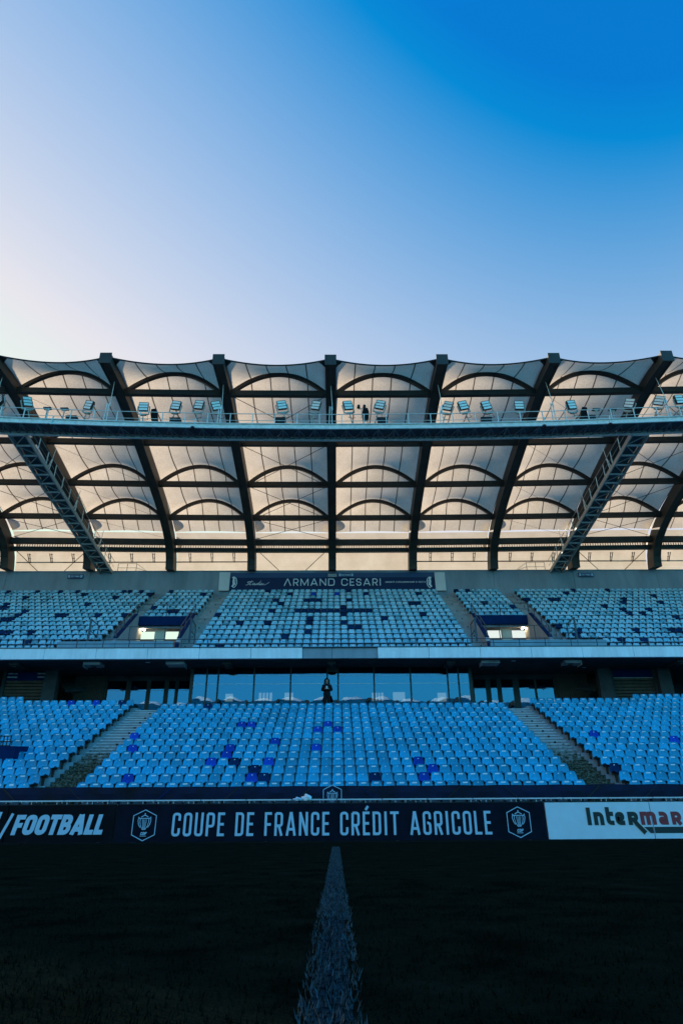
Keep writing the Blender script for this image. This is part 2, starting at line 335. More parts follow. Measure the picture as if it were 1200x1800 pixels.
def membrane_mat():
    m = bpy.data.materials.new('membrane_fabric'); m.use_nodes = True; n = m.node_tree
    for x in list(n.nodes): n.nodes.remove(x)
    out = n.nodes.new("ShaderNodeOutputMaterial")
    uv = n.nodes.new("ShaderNodeUVMap"); sp = n.nodes.new("ShaderNodeSeparateXYZ"); n.links.new(uv.outputs[0], sp.inputs[0])
    # five strips of cloth: dark welded seams at each fifth
    m5 = n.nodes.new("ShaderNodeMath"); m5.operation = 'MULTIPLY'; m5.inputs[1].default_value = 5; n.links.new(sp.outputs["X"], m5.inputs[0])
    rn = n.nodes.new("ShaderNodeMath"); rn.operation = 'PINGPONG'; rn.inputs[1].default_value = 0.5; n.links.new(m5.outputs[0], rn.inputs[0])
    lt = n.nodes.new("ShaderNodeMapRange"); lt.inputs[1].default_value = 0.020; lt.inputs[2].default_value = 0.045; n.links.new(rn.outputs[0], lt.inputs[0])
    # wrinkles / weave
    mp = n.nodes.new("ShaderNodeMapping"); mp.inputs["Scale"].default_value = (60, 260, 1); n.links.new(uv.outputs[0], mp.inputs[0])
    t1 = n.nodes.new("ShaderNodeTexNoise"); t1.inputs["Scale"].default_value = 1.0; t1.inputs["Detail"].default_value = 3; n.links.new(mp.outputs[0], t1.inputs[0])
    tc = n.nodes.new("ShaderNodeTexCoord")
    t2 = n.nodes.new("ShaderNodeTexNoise"); t2.inputs["Scale"].default_value = 0.6; t2.inputs["Detail"].default_value = 7; t2.inputs["Roughness"].default_value = 0.7; n.links.new(tc.outputs["Object"], t2.inputs[0])
    a = n.nodes.new("ShaderNodeMath"); a.operation = 'MULTIPLY_ADD'; a.inputs[1].default_value = 0.55; a.inputs[2].default_value = 0.0; n.links.new(t1.outputs[0], a.inputs[0])
    b = n.nodes.new("ShaderNodeMath"); b.operation = 'MULTIPLY_ADD'; b.inputs[1].default_value = 0.5; n.links.new(t2.outputs[0], b.inputs[0]); n.links.new(a.outputs[0], b.inputs[2])
    r = n.nodes.new("ShaderNodeValToRGB"); r.color_ramp.elements[0].position = 0.38; r.color_ramp.elements[1].position = 0.68
    r.color_ramp.elements[0].color = (0.43, 0.36, 0.28, 1); r.color_ramp.elements[1].color = (0.60, 0.53, 0.44, 1)
    n.links.new(b.outputs[0], r.inputs[0])
    mx = n.nodes.new("ShaderNodeMix"); mx.data_type = 'RGBA'; mx.inputs[6].default_value = (0.07, 0.055, 0.045, 1)
    n.links.new(lt.outputs[0], mx.inputs[0]); n.links.new(r.outputs[0], mx.inputs[7])
    d = n.nodes.new("ShaderNodeBsdfDiffuse"); t = n.nodes.new("ShaderNodeBsdfTranslucent")
    n.links.new(mx.outputs[2], d.inputs[0]); n.links.new(mx.outputs[2], t.inputs[0])
    s = n.nodes.new("ShaderNodeMixShader"); s.inputs[0].default_value = 0.42
    n.links.new(d.outputs[0], s.inputs[1]); n.links.new(t.outputs[0], s.inputs[2]); n.links.new(s.outputs[0], out.inputs[0])
    return m
M['membrane'] = membrane_mat()
def patch_mat():
    m = bpy.data.materials.new('patch_cloth'); m.use_nodes = True; n = m.node_tree; b = n.nodes["Principled BSDF"]; o = n.nodes["Material Output"]
    b.inputs["Base Color"].default_value = (.35, .31, .27, 1); b.inputs["Roughness"].default_value = .8
    t = n.nodes.new("ShaderNodeBsdfTranslucent"); t.inputs[0].default_value = (.5, .45, .38, 1); x = n.nodes.new("ShaderNodeMixShader"); x.inputs[0].default_value = .7
    n.links.new(b.outputs[0], x.inputs[1]); n.links.new(t.outputs[0], x.inputs[2]); n.links.new(x.outputs[0], o.inputs[0]); return m
M['patch'] = patch_mat()
def glass_mat():
    m = bpy.data.materials.new('coated_glass'); m.use_nodes = True; n = m.node_tree
    for x in list(n.nodes): n.nodes.remove(x)
    out = n.nodes.new("ShaderNodeOutputMaterial"); g = n.nodes.new("ShaderNodeBsdfGlossy"); g.inputs["Roughness"].default_value = 0.0
    g.inputs[0].default_value = (0.09, 0.195, 0.31, 1)
    tc = n.nodes.new("ShaderNodeTexCoord"); tn = n.nodes.new("ShaderNodeTexNoise"); tn.inputs["Scale"].default_value = 0.5; n.links.new(tc.outputs["Object"], tn.inputs[0])
    bp = n.nodes.new("ShaderNodeBump"); bp.inputs["Strength"].default_value = 0.06; bp.inputs["Distance"].default_value = 0.1
    n.links.new(tn.outputs[0], bp.inputs["Height"]); n.links.new(bp.outputs[0], g.inputs["Normal"])
    t = n.nodes.new("ShaderNodeBsdfTransparent"); t.inputs[0].default_value = (0.85, 0.9, 0.95, 1)
    s = n.nodes.new("ShaderNodeMixShader"); s.inputs[0].default_value = 0.6
    n.links.new(t.outputs[0], s.inputs[1]); n.links.new(g.outputs[0], s.inputs[2]); n.links.new(s.outputs[0], out.inputs[0]); return m
M['glass'] = glass_mat()
def emit(name, c, s):
    m = bpy.data.materials.new(name); m.use_nodes = True; b = m.node_tree.nodes["Principled BSDF"]
    b.inputs["Emission Color"].default_value = (*c, 1); b.inputs["Emission Strength"].default_value = s; return m
M['tube'] = emit('lit_tube', (1, 0.86, 0.66), 5.0)

# ------------------------------------------------------------------ ground
mb = MB(); mb.add([(-2500,-2500,-.12),(2500,-2500,-.12),(2500,2500,-.12),(-2500,2500,-.12)], [(0,1,2,3)])
structure(mb.build('ground', M['ground']))
TOUCH = 13.7
mb = MB(); mb.add([(-62,-60,0),(62,-60,0),(62,17.6,0),(-62,17.6,0)], [(0,1,2,3)])
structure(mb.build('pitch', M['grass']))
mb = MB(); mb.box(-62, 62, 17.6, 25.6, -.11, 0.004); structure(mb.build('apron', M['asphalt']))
LX = -0.012
mb = MB(); mb.add([(LX-.045,-50,.004),(LX+.045,-50,.004),(LX+.045,5,.004),(LX+.058,8,.004),(LX+.06,TOUCH,.004),(LX-.06,TOUCH,.004),(LX-.058,8,.004),(LX-.045,5,.004)], [(0,1,2,7),(7,2,3,6),(6,3,4,5)], 1)
# painted blades standing in the line
def blades(mb, n, xr, yr, h, near):
    for _ in range(n):
        y = yr[0] + (yr[1]-yr[0])*random.random()**near
        x = xr[0] + (xr[1]-xr[0])*random.random()
        k = h*(0.5+random.random()); a = random.random()*6.283; lx, ly = math.cos(a), math.sin(a); wv = 0.0016+0.0012*random.random()
        b = random.random()*6.283; dx, dy = math.cos(b)*k*0.45, math.sin(b)*k*0.45
        mb.add([(x-lx*wv,y-ly*wv,0.0),(x+lx*wv,y+ly*wv,0.0),(x+dx*.5+lx*wv*.7,y+dy*.5+ly*wv*.7,k*.62),(x+dx,y+dy,k)], [(0,1,2),(0,2,3)])
blades(mb, 1100, (LX-.072, LX+.072), (1.3, 4.2), 0.020, 1.1); blades(mb, 6200, (LX-.068, LX+.068), (3.2, TOUCH), 0.014, 1.25)
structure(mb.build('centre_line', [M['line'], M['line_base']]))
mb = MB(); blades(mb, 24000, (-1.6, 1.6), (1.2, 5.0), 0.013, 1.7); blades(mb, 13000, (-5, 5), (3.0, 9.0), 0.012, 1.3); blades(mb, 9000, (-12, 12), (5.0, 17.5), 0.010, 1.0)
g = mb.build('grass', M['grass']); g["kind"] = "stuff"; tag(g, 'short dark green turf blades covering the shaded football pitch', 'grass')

# ------------------------------------------------------------------ advertising boards
BD = 18.2
def emblem(mb, cx, cz, s, y, mi=0, hexa=True, sw=0.05, text=True, clip=None):
    sw *= .8
    t3 = lambda p, d: (cx+p[0]*s, y-d, cz+p[1]*s)
    if hexa:
        ribbon(mb, [(0,1.0),(.82,.62),(.82,-.62),(0,-1.0),(-.82,-.62),(-.82,.62),(0,1.0)], sw*1.25, t3, mi=mi)
    z = -0.08 if text else -.2
    body = [(-.30,.42),(-.32,.2),(-.24,-.08),(-.1,-.3),(.1,-.3),(.24,-.08),(.32,.2),(.30,.42)]
    ribbon(mb, [(a,b+z+.1) for a,b in body], sw, t3, mi=mi)
    for x in (-.16, -.055, .055, .16): ribbon(mb, [(x,.36+z+.1),(x*.45,-.27+z+.1)], sw*.75, t3, 0.006, mi)
    ribbon(mb, [(-.36,.42+z+.1),(.36,.42+z+.1)], sw*1.2, t3, 0.007, mi)
    ribbon(mb, [(-.26,.5+z+.1),(-.12,.58+z+.1),(0,.64+z+.1),(.12,.58+z+.1),(.26,.5+z+.1)], sw*1.3, t3, 0.0065, mi)
    ribbon(mb, [(0,.62+z+.1),(0,.76+z+.1)], sw*1.6, t3, 0.0075, mi)
    for q in (-1, 1):
        ribbon(mb, [(q*.33,.38+z+.1),(q*.43,.5+z+.1),(q*.46,.28+z+.1),(q*.40,0.02+z+.1),(q*.27,-.17+z+.1)], sw*1.1, t3, 0.008, mi)
    if text:
        for gl, xx in (('C',-.21),('D',-.06),('F',.09)):
            for i, pl in enumerate(glyph(gl, .14, .05, .05, .19)):
                ribbon(mb, pl, .045, lambda p, d, xx=xx: (cx+(xx+p[0]+.25*(p[1]))*s, y-d, cz+(p[1]-.63)*s), 0.004+.001*i, mi)
        ribbon(mb, [(-.22,-.7),(.22,-.7)], .035, t3, mi=mi)
    else:
        ribbon(mb, [(-.16,-.42),(.16,-.42)], .05, t3, mi=mi)
def board(name, label, u0, u1, mt, top=0.885):
    x0 = P(u0, 1445, BD).x; x1 = P(u1, 1445, BD).x
    o = thing(name, label, 'advertising board', ((x0+x1)/2, BD, 0), 'advertising boards along the touchline')
    mb = MB(); mb.box(x0+.012, x1-.012, BD, BD+.06, 0.03, top); p = mb.build('panel', mt)
    k = max(2, int((x1-x0)/2.5)); qs = []
    for i in range(k):
        x = x0+.4+(x1-x0-.8)*i/(k-1); mb = MB()
        mb.beam((x, BD+.07, top-.05), (x, BD+.55, 0.02), .04, .04); mb.box(x-.03, x+.03, BD+.07, BD+.6, 0.006, .02)
        qs.append(mb.build('support_leg', M['black']))
    mb = MB(); mb.box(x0+.012, x1-.012, BD-.006, BD+.066, top+.002, top+.022); e = mb.build('edge_trim', M['black'])
    return o, [p, e]+qs, x0, x1
def adopt(o, kids):
    for k in kids:
        k.parent = o; k.matrix_parent_inverse = Matrix.Translation(-o.location)
yT = BD - .003
o, ks, x0, x1 = board('advertising_board', 'black advertising board cut by the left picture edge, slanted pale letter before a slash', -330, 12, M['board_black'])
mb = MB(); write(mb, 'LIVE', P(-300,1445,BD).x, P(-95,1445,BD).x, .31, .46, yT, .5, .25, .04, .1, .22)
mb = MB(); write(mb, 'N', P(-38,1445,BD).x, P(0,1445,BD).x-.07, P(0,1464,BD).z, .48, yT, .6, .24, .04, .1, .2); ks.append(mb.build('lettering', M['ink_pale'])); adopt(o, ks)
o, ks, x0, x1 = board('advertising_board', 'black advertising board with slanted pale blue word FOOTBALL', 12, 202, M['board_black'])
zb = P(100,1467.5,BD).z; hb = P(100,1432,BD).z - zb
mb = MB(); xs = P(22,1450,BD).x; xe = P(181,1450,BD).x
write(mb, 'FOOTBALL', xs, xe, zb, hb, yT, .66, .235, .045, .28, .20, widths={'L':.5,'F':.54,'T':.62,'A':.76,'B':.64})
ribbon(mb, [(P(-1,1474,BD).x, P(0,1474,BD).z), (P(24,1430,BD).x, P(24,1430,BD).z)], .07, lambda p, d: (p[0], yT-d, p[1]))
ks.append(mb.build('lettering', M['ink_pale'])); adopt(o, ks)
o, ks, x0, x1 = board('advertising_board', 'long navy advertising board reading COUPE DE FRANCE CRÉDIT AGRICOLE between two hexagon cup emblems', 203, 959, M['board_navy'])
zb = P(585,1468.5,BD).z; hb = P(585,1427,BD).z - zb
mb = MB(); write(mb, 'COUPE DE FRANCE CRÉDIT AGRICOLE', P(303,1447,BD).x, P(863,1447,BD).x, zb, hb, yT, .345, .112, .125, .12, widths={'I':.14,'L':.29,'E':.29,'É':.29,'F':.29,'T':.36,'A':.42,'N':.37}, space=.2)
ks.append(mb.build('lettering', M['ink_pale']))
for u, v in ((253.5,1450.5),(911.5,1445)):
    p = P(u, v, BD); mb = MB(); emblem(mb, p.x, p.z, .355, yT); ks.append(mb.build('cup_emblem', M['ink_pale']))
adopt(o, ks)
o, ks, x0, x1 = board('advertising_board', 'white advertising board with black and dark red lettering above a black swoosh bar', 960, 1146, M['board_white'])
zb = P(1100,1450,BD).z; hb = P(1100,1419,BD).z - zb
mb = MB(); mr_ = MB()
def interm(mb, off, mi, s):
    lay = [('I',1031,.26),('n',1043,.62),('t',1065,.46),('e',1081,.56),('r',1103,.64)]
    for c, u, wd in lay:
        x = P(u,1440,BD).x
        for i, pl in enumerate(glyph(c, wd, .245, .2)): ribbon(mb, pl, s, plane_to3(x, zb, yT, hb), off+.0011*i, mi)
    a = P(1117,1447,BD); b = P(1134,1464,BD)
    ribbon(mb, [(a.x,a.z),(b.x,b.z)], .10 if mi else .115, lambda p, d: (p[0], yT-d, p[1]), off+.006, mi)
interm(mb, .003, 0, .265); interm(mb, .0095, 1, .24)
q0 = P(1131,1453.5,BD); q1 = P(1146,1464.5,BD)
mb.add([(q0.x, yT-.004, q0.z),(x1-.016,yT-.004,q0.z),(x1-.016,yT-.004,q1.z),(q0.x+.14,yT-.004,q1.z)], [(3,2,1,0)], 1)
ks.append(mb.build('lettering', [M['ink_yellow'], M['ink_black']]))
mb = MB(); x = P(1125,1440,BD).x
for i, pl in enumerate(glyph('m', .60, .23, .13)[:1]): ribbon(mb, pl, .23, plane_to3(x, zb, yT, hb), .012)
ribbon(mb, [Vector(p) for p in rnd([(.1,.63),(.48,.63),(.48,0)], .16)], .23, plane_to3(x, zb, yT, hb), .0135)
ks.append(mb.build('red_lettering', M['ink_red'])); adopt(o, ks); xj = x1
o, ks, x0, x1 = board('advertising_board', 'white advertising board running out at the right picture edge with dark red letters', 1146, 1480, M['board_white'])
mb = MB(); x = P(1125,1440,BD).x
ribbon(mb, [Vector(p) for p in rnd([(.495,.63),(.86,.63),(.86,0)], .16)], .23, plane_to3(x, zb, yT, hb), .004)
for c, u, wd in (('a',1156.5,.58),('r',1179,.62),('c',1203,.5),('h',1222,.6),('e',1245,.56)):
    x = P(u,1438,BD).x
    for i, pl in enumerate(glyph(c, wd, .235, .2)): ribbon(mb, pl, .235, plane_to3(x, zb, yT, hb), .004+.0011*i)
ks.append(mb.build('red_lettering', M['ink_red']))
mb = MB(); mb.box(x0+.016, x1-1.2, yT-.004, yT, q1.z, q0.z); ks.append(mb.build('swoosh_bar', M['ink_black'])); adopt(o, ks)

# ------------------------------------------------------------------ lower stand
LD0, LF0, LDP, LRS = 26.41, 1.13, 0.822, 0.362     # back-rest line and floor of the front row, row depth, row rise
CB = (-9.9, 9.55); LB = (-40.0, -11.45); RB = (11.05, 40.0)
def row_floor(i): return LF0 + LRS*i
def row_back(i): return LD0 + .16 + LDP*i          # riser behind the row
def terrace(mb, x0, x1, n0, n1, mi=0):
    for i in range(n0, n1):
        y0 = row_back(i-1); y1 = row_back(i); z = row_floor(i); zb = row_floor(i-1) if i > 0 else 0.0
        mb.add([(x0,y0,zb),(x1,y0,zb),(x1,y0,z),(x0,y0,z),(x1,y1,z),(x0,y1,z)], [(0,1,2,3),(3,2,4,5)], mi)
        mb.add([(x0,y0,z-.6),(x0,y1,z-.6),(x0,y1,z),(x0,y0,z)], [(0,1,2,3)], mi); mb.add([(x1,y0,z-.6),(x1,y1,z-.6),(x1,y1,z),(x1,y0,z)], [(3,2,1,0)], mi)
ls = thing('lower_stand', 'lower concrete seating stand rising from the touchline boards to the glass lounge', 'stand', (0, 26, 0))
kids = []
mb = MB(); terrace(mb, *CB, 0, 15); terrace(mb, *LB, 0, 16); terrace(mb, *RB, 0, 16)
mb.box(-40, -18.1, row_back(15), row_back(15)+.85, 4.0, row_floor(16)); mb.box(15.8+1.6, 40, row_back(15), row_back(15)+.85, 4.0, row_floor(16))
kids.append(mb.build('terrace', M['tread']))
for sx in ((LB[1], CB[0]), (CB[1], RB[0])):
    mb = MB(); n = 30
    for k in range(n):
        y0 = row_back(-1) + LDP/2*k; z = LRS/2*(k+1) + row_floor(0) - LRS/2 - .02
        mb.box(sx[0]+.004, sx[1]-.004, y0, row_back(14)+.1+.003*k, z-LRS/2 if k else 0, z)
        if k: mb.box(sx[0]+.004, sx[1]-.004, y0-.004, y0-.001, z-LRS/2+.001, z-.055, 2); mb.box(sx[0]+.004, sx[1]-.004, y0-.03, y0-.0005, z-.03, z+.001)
        if k > 14 and k % 2 == 0 and k < 29:
            cx_ = (sx[0]+sx[1])/2+.2; mb.box(cx_-.05, cx_+.05, y0-.004, y0, z-.12, z-.03, 1)
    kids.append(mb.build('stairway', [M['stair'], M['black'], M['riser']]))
    kids[-1]['label'] = 'stair flight with moss and dark weathering on its lowest steps'
mb = MB(); mb.box(-40, 40, 25.62, row_back(-1), 0, 1.10); kids.append(mb.build('front_wall', M['concrete_dark']))
WALK = 6.25
mb = MB(); mb.box(-40, 40, row_back(14)+.01, 45.9, WALK-.3, WALK); kids.append(mb.build('walkway', M['tread']))
adopt(ls, kids)
# dark tarpaulin on the front barrier
bt = thing('barrier_banner', 'dark tarpaulin banner with blue pattern hung along the barrier below the front seats', 'banner', (0, 25.4, 1.2))
kids = []
zt = P(590,1381.5,25.42).z; zl = P(590,1405,25.42).z
mb = MB(); xs_ = np.linspace(-34, 34, 273)
A = [(x, 25.42+.012*math.sin(x*5.1)+.01*math.sin(x*13), zt+.008*math.sin(x*3.3)) for x in xs_]
Mi = [(x, 25.40+.03*math.sin(x*4.1+1)+.012*math.sin(x*9), (zt+zl)/2) for x in xs_]
B = [(x, 25.42+.02*math.sin(x*6+2), zl) for x in xs_]
mb.strip(B, Mi); mb.strip(Mi, A)
mb.strip([(x, y+.03, z) for x, y, z in A], [(x, y+.03, z) for x, y, z in B])
kids.append(mb.build('tarpaulin', M['tarp'], smooth=True))
mb = MB()
for k in range(24):        # printed brush strokes and seams
    x = -30 + k*2.6 + random.uniform(-.5, .5); s_ = random.choice((-1, 1)); 
    ribbon(mb, [(x, zl+.03), (x+s_*.2, zl+.2), (x+s_*.45, zt-.05)], random.uniform(.025, .05), lambda p, d: (p[0], 25.36-d, p[1]), .002, random.choice((0, 0, 1)))
kids.append(mb.build('printed_strokes', [M['black'], M['navy_paint']]))
p = P(584, 1401, 25.34); mb = MB(); emblem(mb, p.x, p.z, .40, 25.345, text=False); kids.append(mb.build('cup_emblem', M['ink_pale']))
adopt(bt, kids)
br = thing('barrier_rail', 'long pale rail with short brackets in front of the dark tarpaulin', 'rail', (0, 25.2, 1.2))
kids = []
zr = P(590,1405.5,25.1).z; mb = MB(); mk = MB(); x = -34.0
while x < 34:
    L_ = 1.62; mb.box(x+.02, x+L_-.02, 25.0, 25.2, zr-.022, zr+.022)
    for q in range(9):
        if random.random() < .62 and abs(x+.1+q*.18) < 13.6:
            mk = MB(); xx = x+.1+q*.18; hh = random.choice((.03, .05, .08)); mk.box(xx, xx+.022, 25.02, 25.05, zr-.03-hh, zr-.03); kids.append(mk.build('bracket', M['rail_white']))
    x += L_
kids.append(mb.build('rail_segments', M['rail_white']));
mb = MB(); mb.box(-34, 34, 25.1, 25.15, 0.013, zr-.16); kids.append(mb.build('skirt', M['asphalt'])); adopt(br, kids)
def crumple(name, label, cat, u, v, w_, h_, D, m_):
    p = P(u, v, D); bm = bmesh.new(); bmesh.ops.create_icosphere(bm, subdivisions=3, radius=1)
    for vv in bm.verts:
        n = vv.co.copy(); k = 1+.22*math.sin(n.x*5+n.z*3)+.14*math.sin(n.z*9+n.y*7)
        vv.co = Vector((n.x*w_/2*k, n.y*.09*k, max(-h_*.48, n.z*h_/2*k)))
    me = bpy.data.meshes.new(name); bm.to_mesh(me); bm.free(); me.materials.append(m_)
    me.polygons.foreach_set("use_smooth", [True]*len(me.polygons))
    return tag(link(name, me, None, p), label, cat)
crumple('cloth_bundle', 'pale crumpled cloth bundle lying on the rail left of the banner emblem', 'cloth', 540, 1402.5, .36, .22, 25.02, M['ink_white'])
crumple('paper_sheet', 'flat pale sheet tucked under the rail beside the crumpled cloth bundle', 'paper', 524, 1405, .32, .13, 25.0, M['ink_pale'])

# ------------------------------------------------------------------ seats
def seat_shell():
    prof = [(-.43,.385,.17),(-.425,.43,.20),(-.38,.450,.213),(-.22,.430,.216),(-.05,.425,.218),(.0,.47,.220),(.018,.56,.218),(.035,.66,.208),(.048,.735,.188),(.055,.775,.160),(.058,.79,.125)]
    cs = (-1, -.8, -.4, 0, .4, .8, 1); vs = []; fs = []
    nc = len(cs); nr = len(prof)
    for (y, z, hw) in prof:
        for c in cs:
            e = abs(c)**3
            vs.append(Vector((c*hw, y - (.035*e if z > .46 else 0), z + (.02*e if z < .46 else -.012*e))))
    for j in range(nr-1):
        for i in range(nc-1): fs.append((j*nc+i, j*nc+i+1, (j+1)*nc+i+1, (j+1)*nc+i))
    # thickness along approximate normals (front faces up / towards -y)
    nv = len(vs); back = []
    for k, v in enumerate(vs):
        j, i = divmod(k, nc); a = vs[min(j+1, nr-1)*nc+i]-vs[max(j-1, 0)*nc+i]; b = vs[j*nc+min(i+1, nc-1)]-vs[j*nc+max(i-1, 0)]
        n = b.cross(a).normalized(); back.append(v - n*.016)
    vs += back
    fs += [tuple(i+nv for i in f)[::-1] for f in fs[:]]
    edge = [j*nc for j in range(nr)] + [(nr-1)*nc+i for i in range(1, nc)] + [j*nc+nc-1 for j in range(nr-2, -1, -1)] + [i for i in range(nc-2, 0, -1)]
    for a, b in zip(edge, edge[1:]+edge[:1]): fs.append((b, a, a+nv, b+nv))
    return vs, fs
SV, SF = seat_shell()
def seat_mesh(name, m_):
    mb = MB(); mb.add(SV, SF); return mb.mesh(name, m_, True)
me_seat = seat_mesh('stadium_seat', M['seat']); me_royal = seat_mesh('royal_seat', M['royal']); me_navy = seat_mesh('navy_seat', M['navy'])
def tagq(kind):       # white number plate on the back-rest
    w_, h_ = ((.18, .045), (.045, .03), (.16, .07))[kind]; zc = .715; return [(-w_/2,.038,zc-h_/2-.005),(w_/2,.038,zc-h_/2),(w_/2,.044,zc+h_/2),(-w_/2,.044,zc+h_/2-.005),
        (-w_/2,.030,zc-h_/2-.005),(w_/2,.030,zc-h_/2),(w_/2,.036,zc+h_/2),(-w_/2,.036,zc+h_/2-.005)]
TF = [(4,5,6,7),(0,3,2,1),(0,1,5,4),(1,2,6,5),(2,3,7,6),(3,0,4,7)]
me_tag = []
for k in range(3):
    mb = MB(); mb.add(tagq(k), TF); me_tag.append(mb.mesh('number_tag', M['ink_white']))
BR = [(-.17,.17,-.10,.02,.33,.42),(-.03,.03,-.06,.08,0.0,.34)]
mb = MB()
for b in BR: mb.box(*b)
me_br = mb.mesh('bracket', M['steel_dark'])

lower_dark = {'r': [(130,1229),(174,1229),(236,1296),(232,1318),(227,1368),(370,1343),(398,1318),(422,1276),(440,1276),(573,1275),(557,1285),(591,1285),(484,1296),(555,1307),(405,1318),(471,1342),(443,1368),(732,1341),(759,1353),(744,1367),(1038,1290),(1177,1299)],
              'n': [(217,1230),(363,1238),(412,1342),(453,1343),(464,1369),(658,1368),(1075,1349)]}
ud = [(45,150),(200,135),(320,135),(413,152),(135,185),(450,170),(650,138),(685,138),(740,138),(783,155),(865,138),(615,187),(37,220),(10,240),(40,240),(465,223),(130,260),(95,280),(305,262),(342,262),(512,263),(650,263),(25,302),(60,302),(10,372),(45,372),(160,372),(160,425),(810,225),(895,247),(930,247),(1012,265),(1125,265),(1070,155),(1170,428)]
ud = [(a/3, 990+b/3) for a, b in ud]
uc = [(340,155),(740,155),(1015,152),(265,190),(427,190),(458,190),(490,190),(652,187),(293,208),(975,205),(1010,205),(620,227),(245,246),(624,265),(1040,262),(445,287),(840,285),(75,308),(223,308),(443,308),(626,308),(663,330),(703,330),(436,354),(315,380),(645,138),(222,138)] + [(380+34.4*k,246) for k in range(12)]
ud += [(400+a/3, 990+b/3) for a, b in uc]
ue = [(15,137),(78,137),(137,203),(288,220),(385,183),(580,147),(615,147),(620,131),(510,182),(545,182),(795,145),(785,215),(880,195),(883,213),(880,233),(915,253),(985,252),(1013,233),(1038,177),(1075,212),(1165,292),(515,322),(655,343),(655,367),(957,363),(1135,360),(1165,360),(1190,360),(878,412),(1000,412)]
ud += [(800+a/3, 990+b/3) for a, b in ue]
upper_dark = {'n': ud, 'r': [(554,1041),(596,1041)]}

seats = []     # dict: x, y, z, tier, row, block, idx (from the stairway), colour
PW = .486
def fill(x0, x1, i, tier, block, y, z, from_left):
    n = int((abs(x1-x0)+.03)/PW); off = (abs(x1-x0)-n*PW)/2
    for k in range(n):
        x = (x0+off+PW*(k+.5)) if from_left else (x1-off-PW*(k+.5))
        seats.append(dict(x=x, y=y, z=z, tier=tier, row=i, block=block, idx=k+1, c='b'))
for i in range(14): fill(*CB, i, 'L', 'middle', LD0+LDP*i, row_floor(i), True)
for i in range(16):
    y = LD0+LDP*i; z = row_floor(i)
    fill(LB[0] if i < 15 else LB[0], LB[1] if i < 15 else -18.2, i, 'L', 'left', y, z, False)
    fill(RB[0] if i < 15 else 15.9+1.6, RB[1], i, 'L', 'right', y, z, True)
# parapet of the passage at the far left takes the place of some seats
seats = [s for s in seats if not (s['tier'] == 'L' and s['x'] < -16.2-.1*(6-s['row']) and 3 <= s['row'] <= 6) ]
UD0, UDP, UTAG = 51.4, 0.87, .715                     # top row counts as row 0
vr = [1036.5,1041.7,1047.3,1053.3,1059.3,1065.7,1072,1078.5,1085.7,1092.7,1100,1108,1116,1125,1132.8]
ub = []
for j in range(15):
    D = UD0-UDP*j; ub.append((D, P(590, vr[j], D).z-UTAG-.0))
# smooth the floors to an even rise
a_ = np.polyfit([b[0] for b in ub], [b[1] for b in ub], 1); ub = [(b[0], float(np.polyval(a_, b[0]))) for b in ub]
UC = (-9.15, 8.8); U2L = (-14.2, -10.25); U2R = (9.9, 13.85); UL = (-40, -15.2); UR = (14.85, 40)
for j in range(15):
    D, z = ub[j]
    fill(*UC, j, 'U', 'middle', D, z, True)
    if j < 8: fill(*U2L, j, 'U', 'inner left', D, z, False); fill(*U2R, j, 'U', 'inner right', D, z, True)
    fill(UL[0], UL[1] if j < 13 else -17.2, j, 'U', 'left', D, z, False); fill(UR[0] if j < 13 else 16.9, UR[1], j, 'U', 'right', D, z, True)
for s in seats: s['uv'] = proj((s['x'], s['y'], s['z']+.68))
seats = [s for s in seats if -420 < s['uv'][0] < 1620]
for tier, dd in (('L', lower_dark), ('U', upper_dark)):
    for c, lst in dd.items():
        for (u, v) in lst:
            best = min((s for s in seats if s['tier'] == tier), key=lambda s: (s['uv'][0]-u)**2+((s['uv'][1]-v)*2.2)**2)
            if abs(best['uv'][0]-u) < 14: best['c'] = c
# true order inside each row, counted from the nearest stairway, over the seats that are really there
rows = {}
for s in seats: rows.setdefault((s['tier'], s['block'], s['row']), []).append(s)
for k, lst in rows.items():
    lst.sort(key=lambda s: s['x'], reverse=k[1] in ('left', 'inner left'))
    for n, s in enumerate(lst): s['idx'] = n+1
def seat_place(s):
    rw = 'front row' if s['row'] == 0 else ordinal(s['row']+1)+' row up'
    b = {'middle': 'seat from the left stairway in the middle block', 'left': 'seat left of the left stairway', 'right': 'seat right of the right stairway'}[s['block']]
    return f"{rw}, {ordinal(s['idx'])} {b}"
def upper_place(s):
    rw = 'top row' if s['row'] == 0 else ordinal(s['row']+1)+' row down'
    b = {'middle': 'from its left end, middle upper block', 'left': 'left of the left upper stairs', 'right': 'right of the right upper stairs',
         'inner left': 'from the right above left entrance', 'inner right': 'from the left above right entrance'}[s['block']]
    return f"{rw}, {ordinal(s['idx'])} {b}"
inview = sorted([s for s in seats if s['tier'] == 'L' and -6 < s['uv'][0] < 1206], key=lambda s: (s['row'], abs(s['x'])))
single = set(id(s) for s in inview[:300])
rest = []
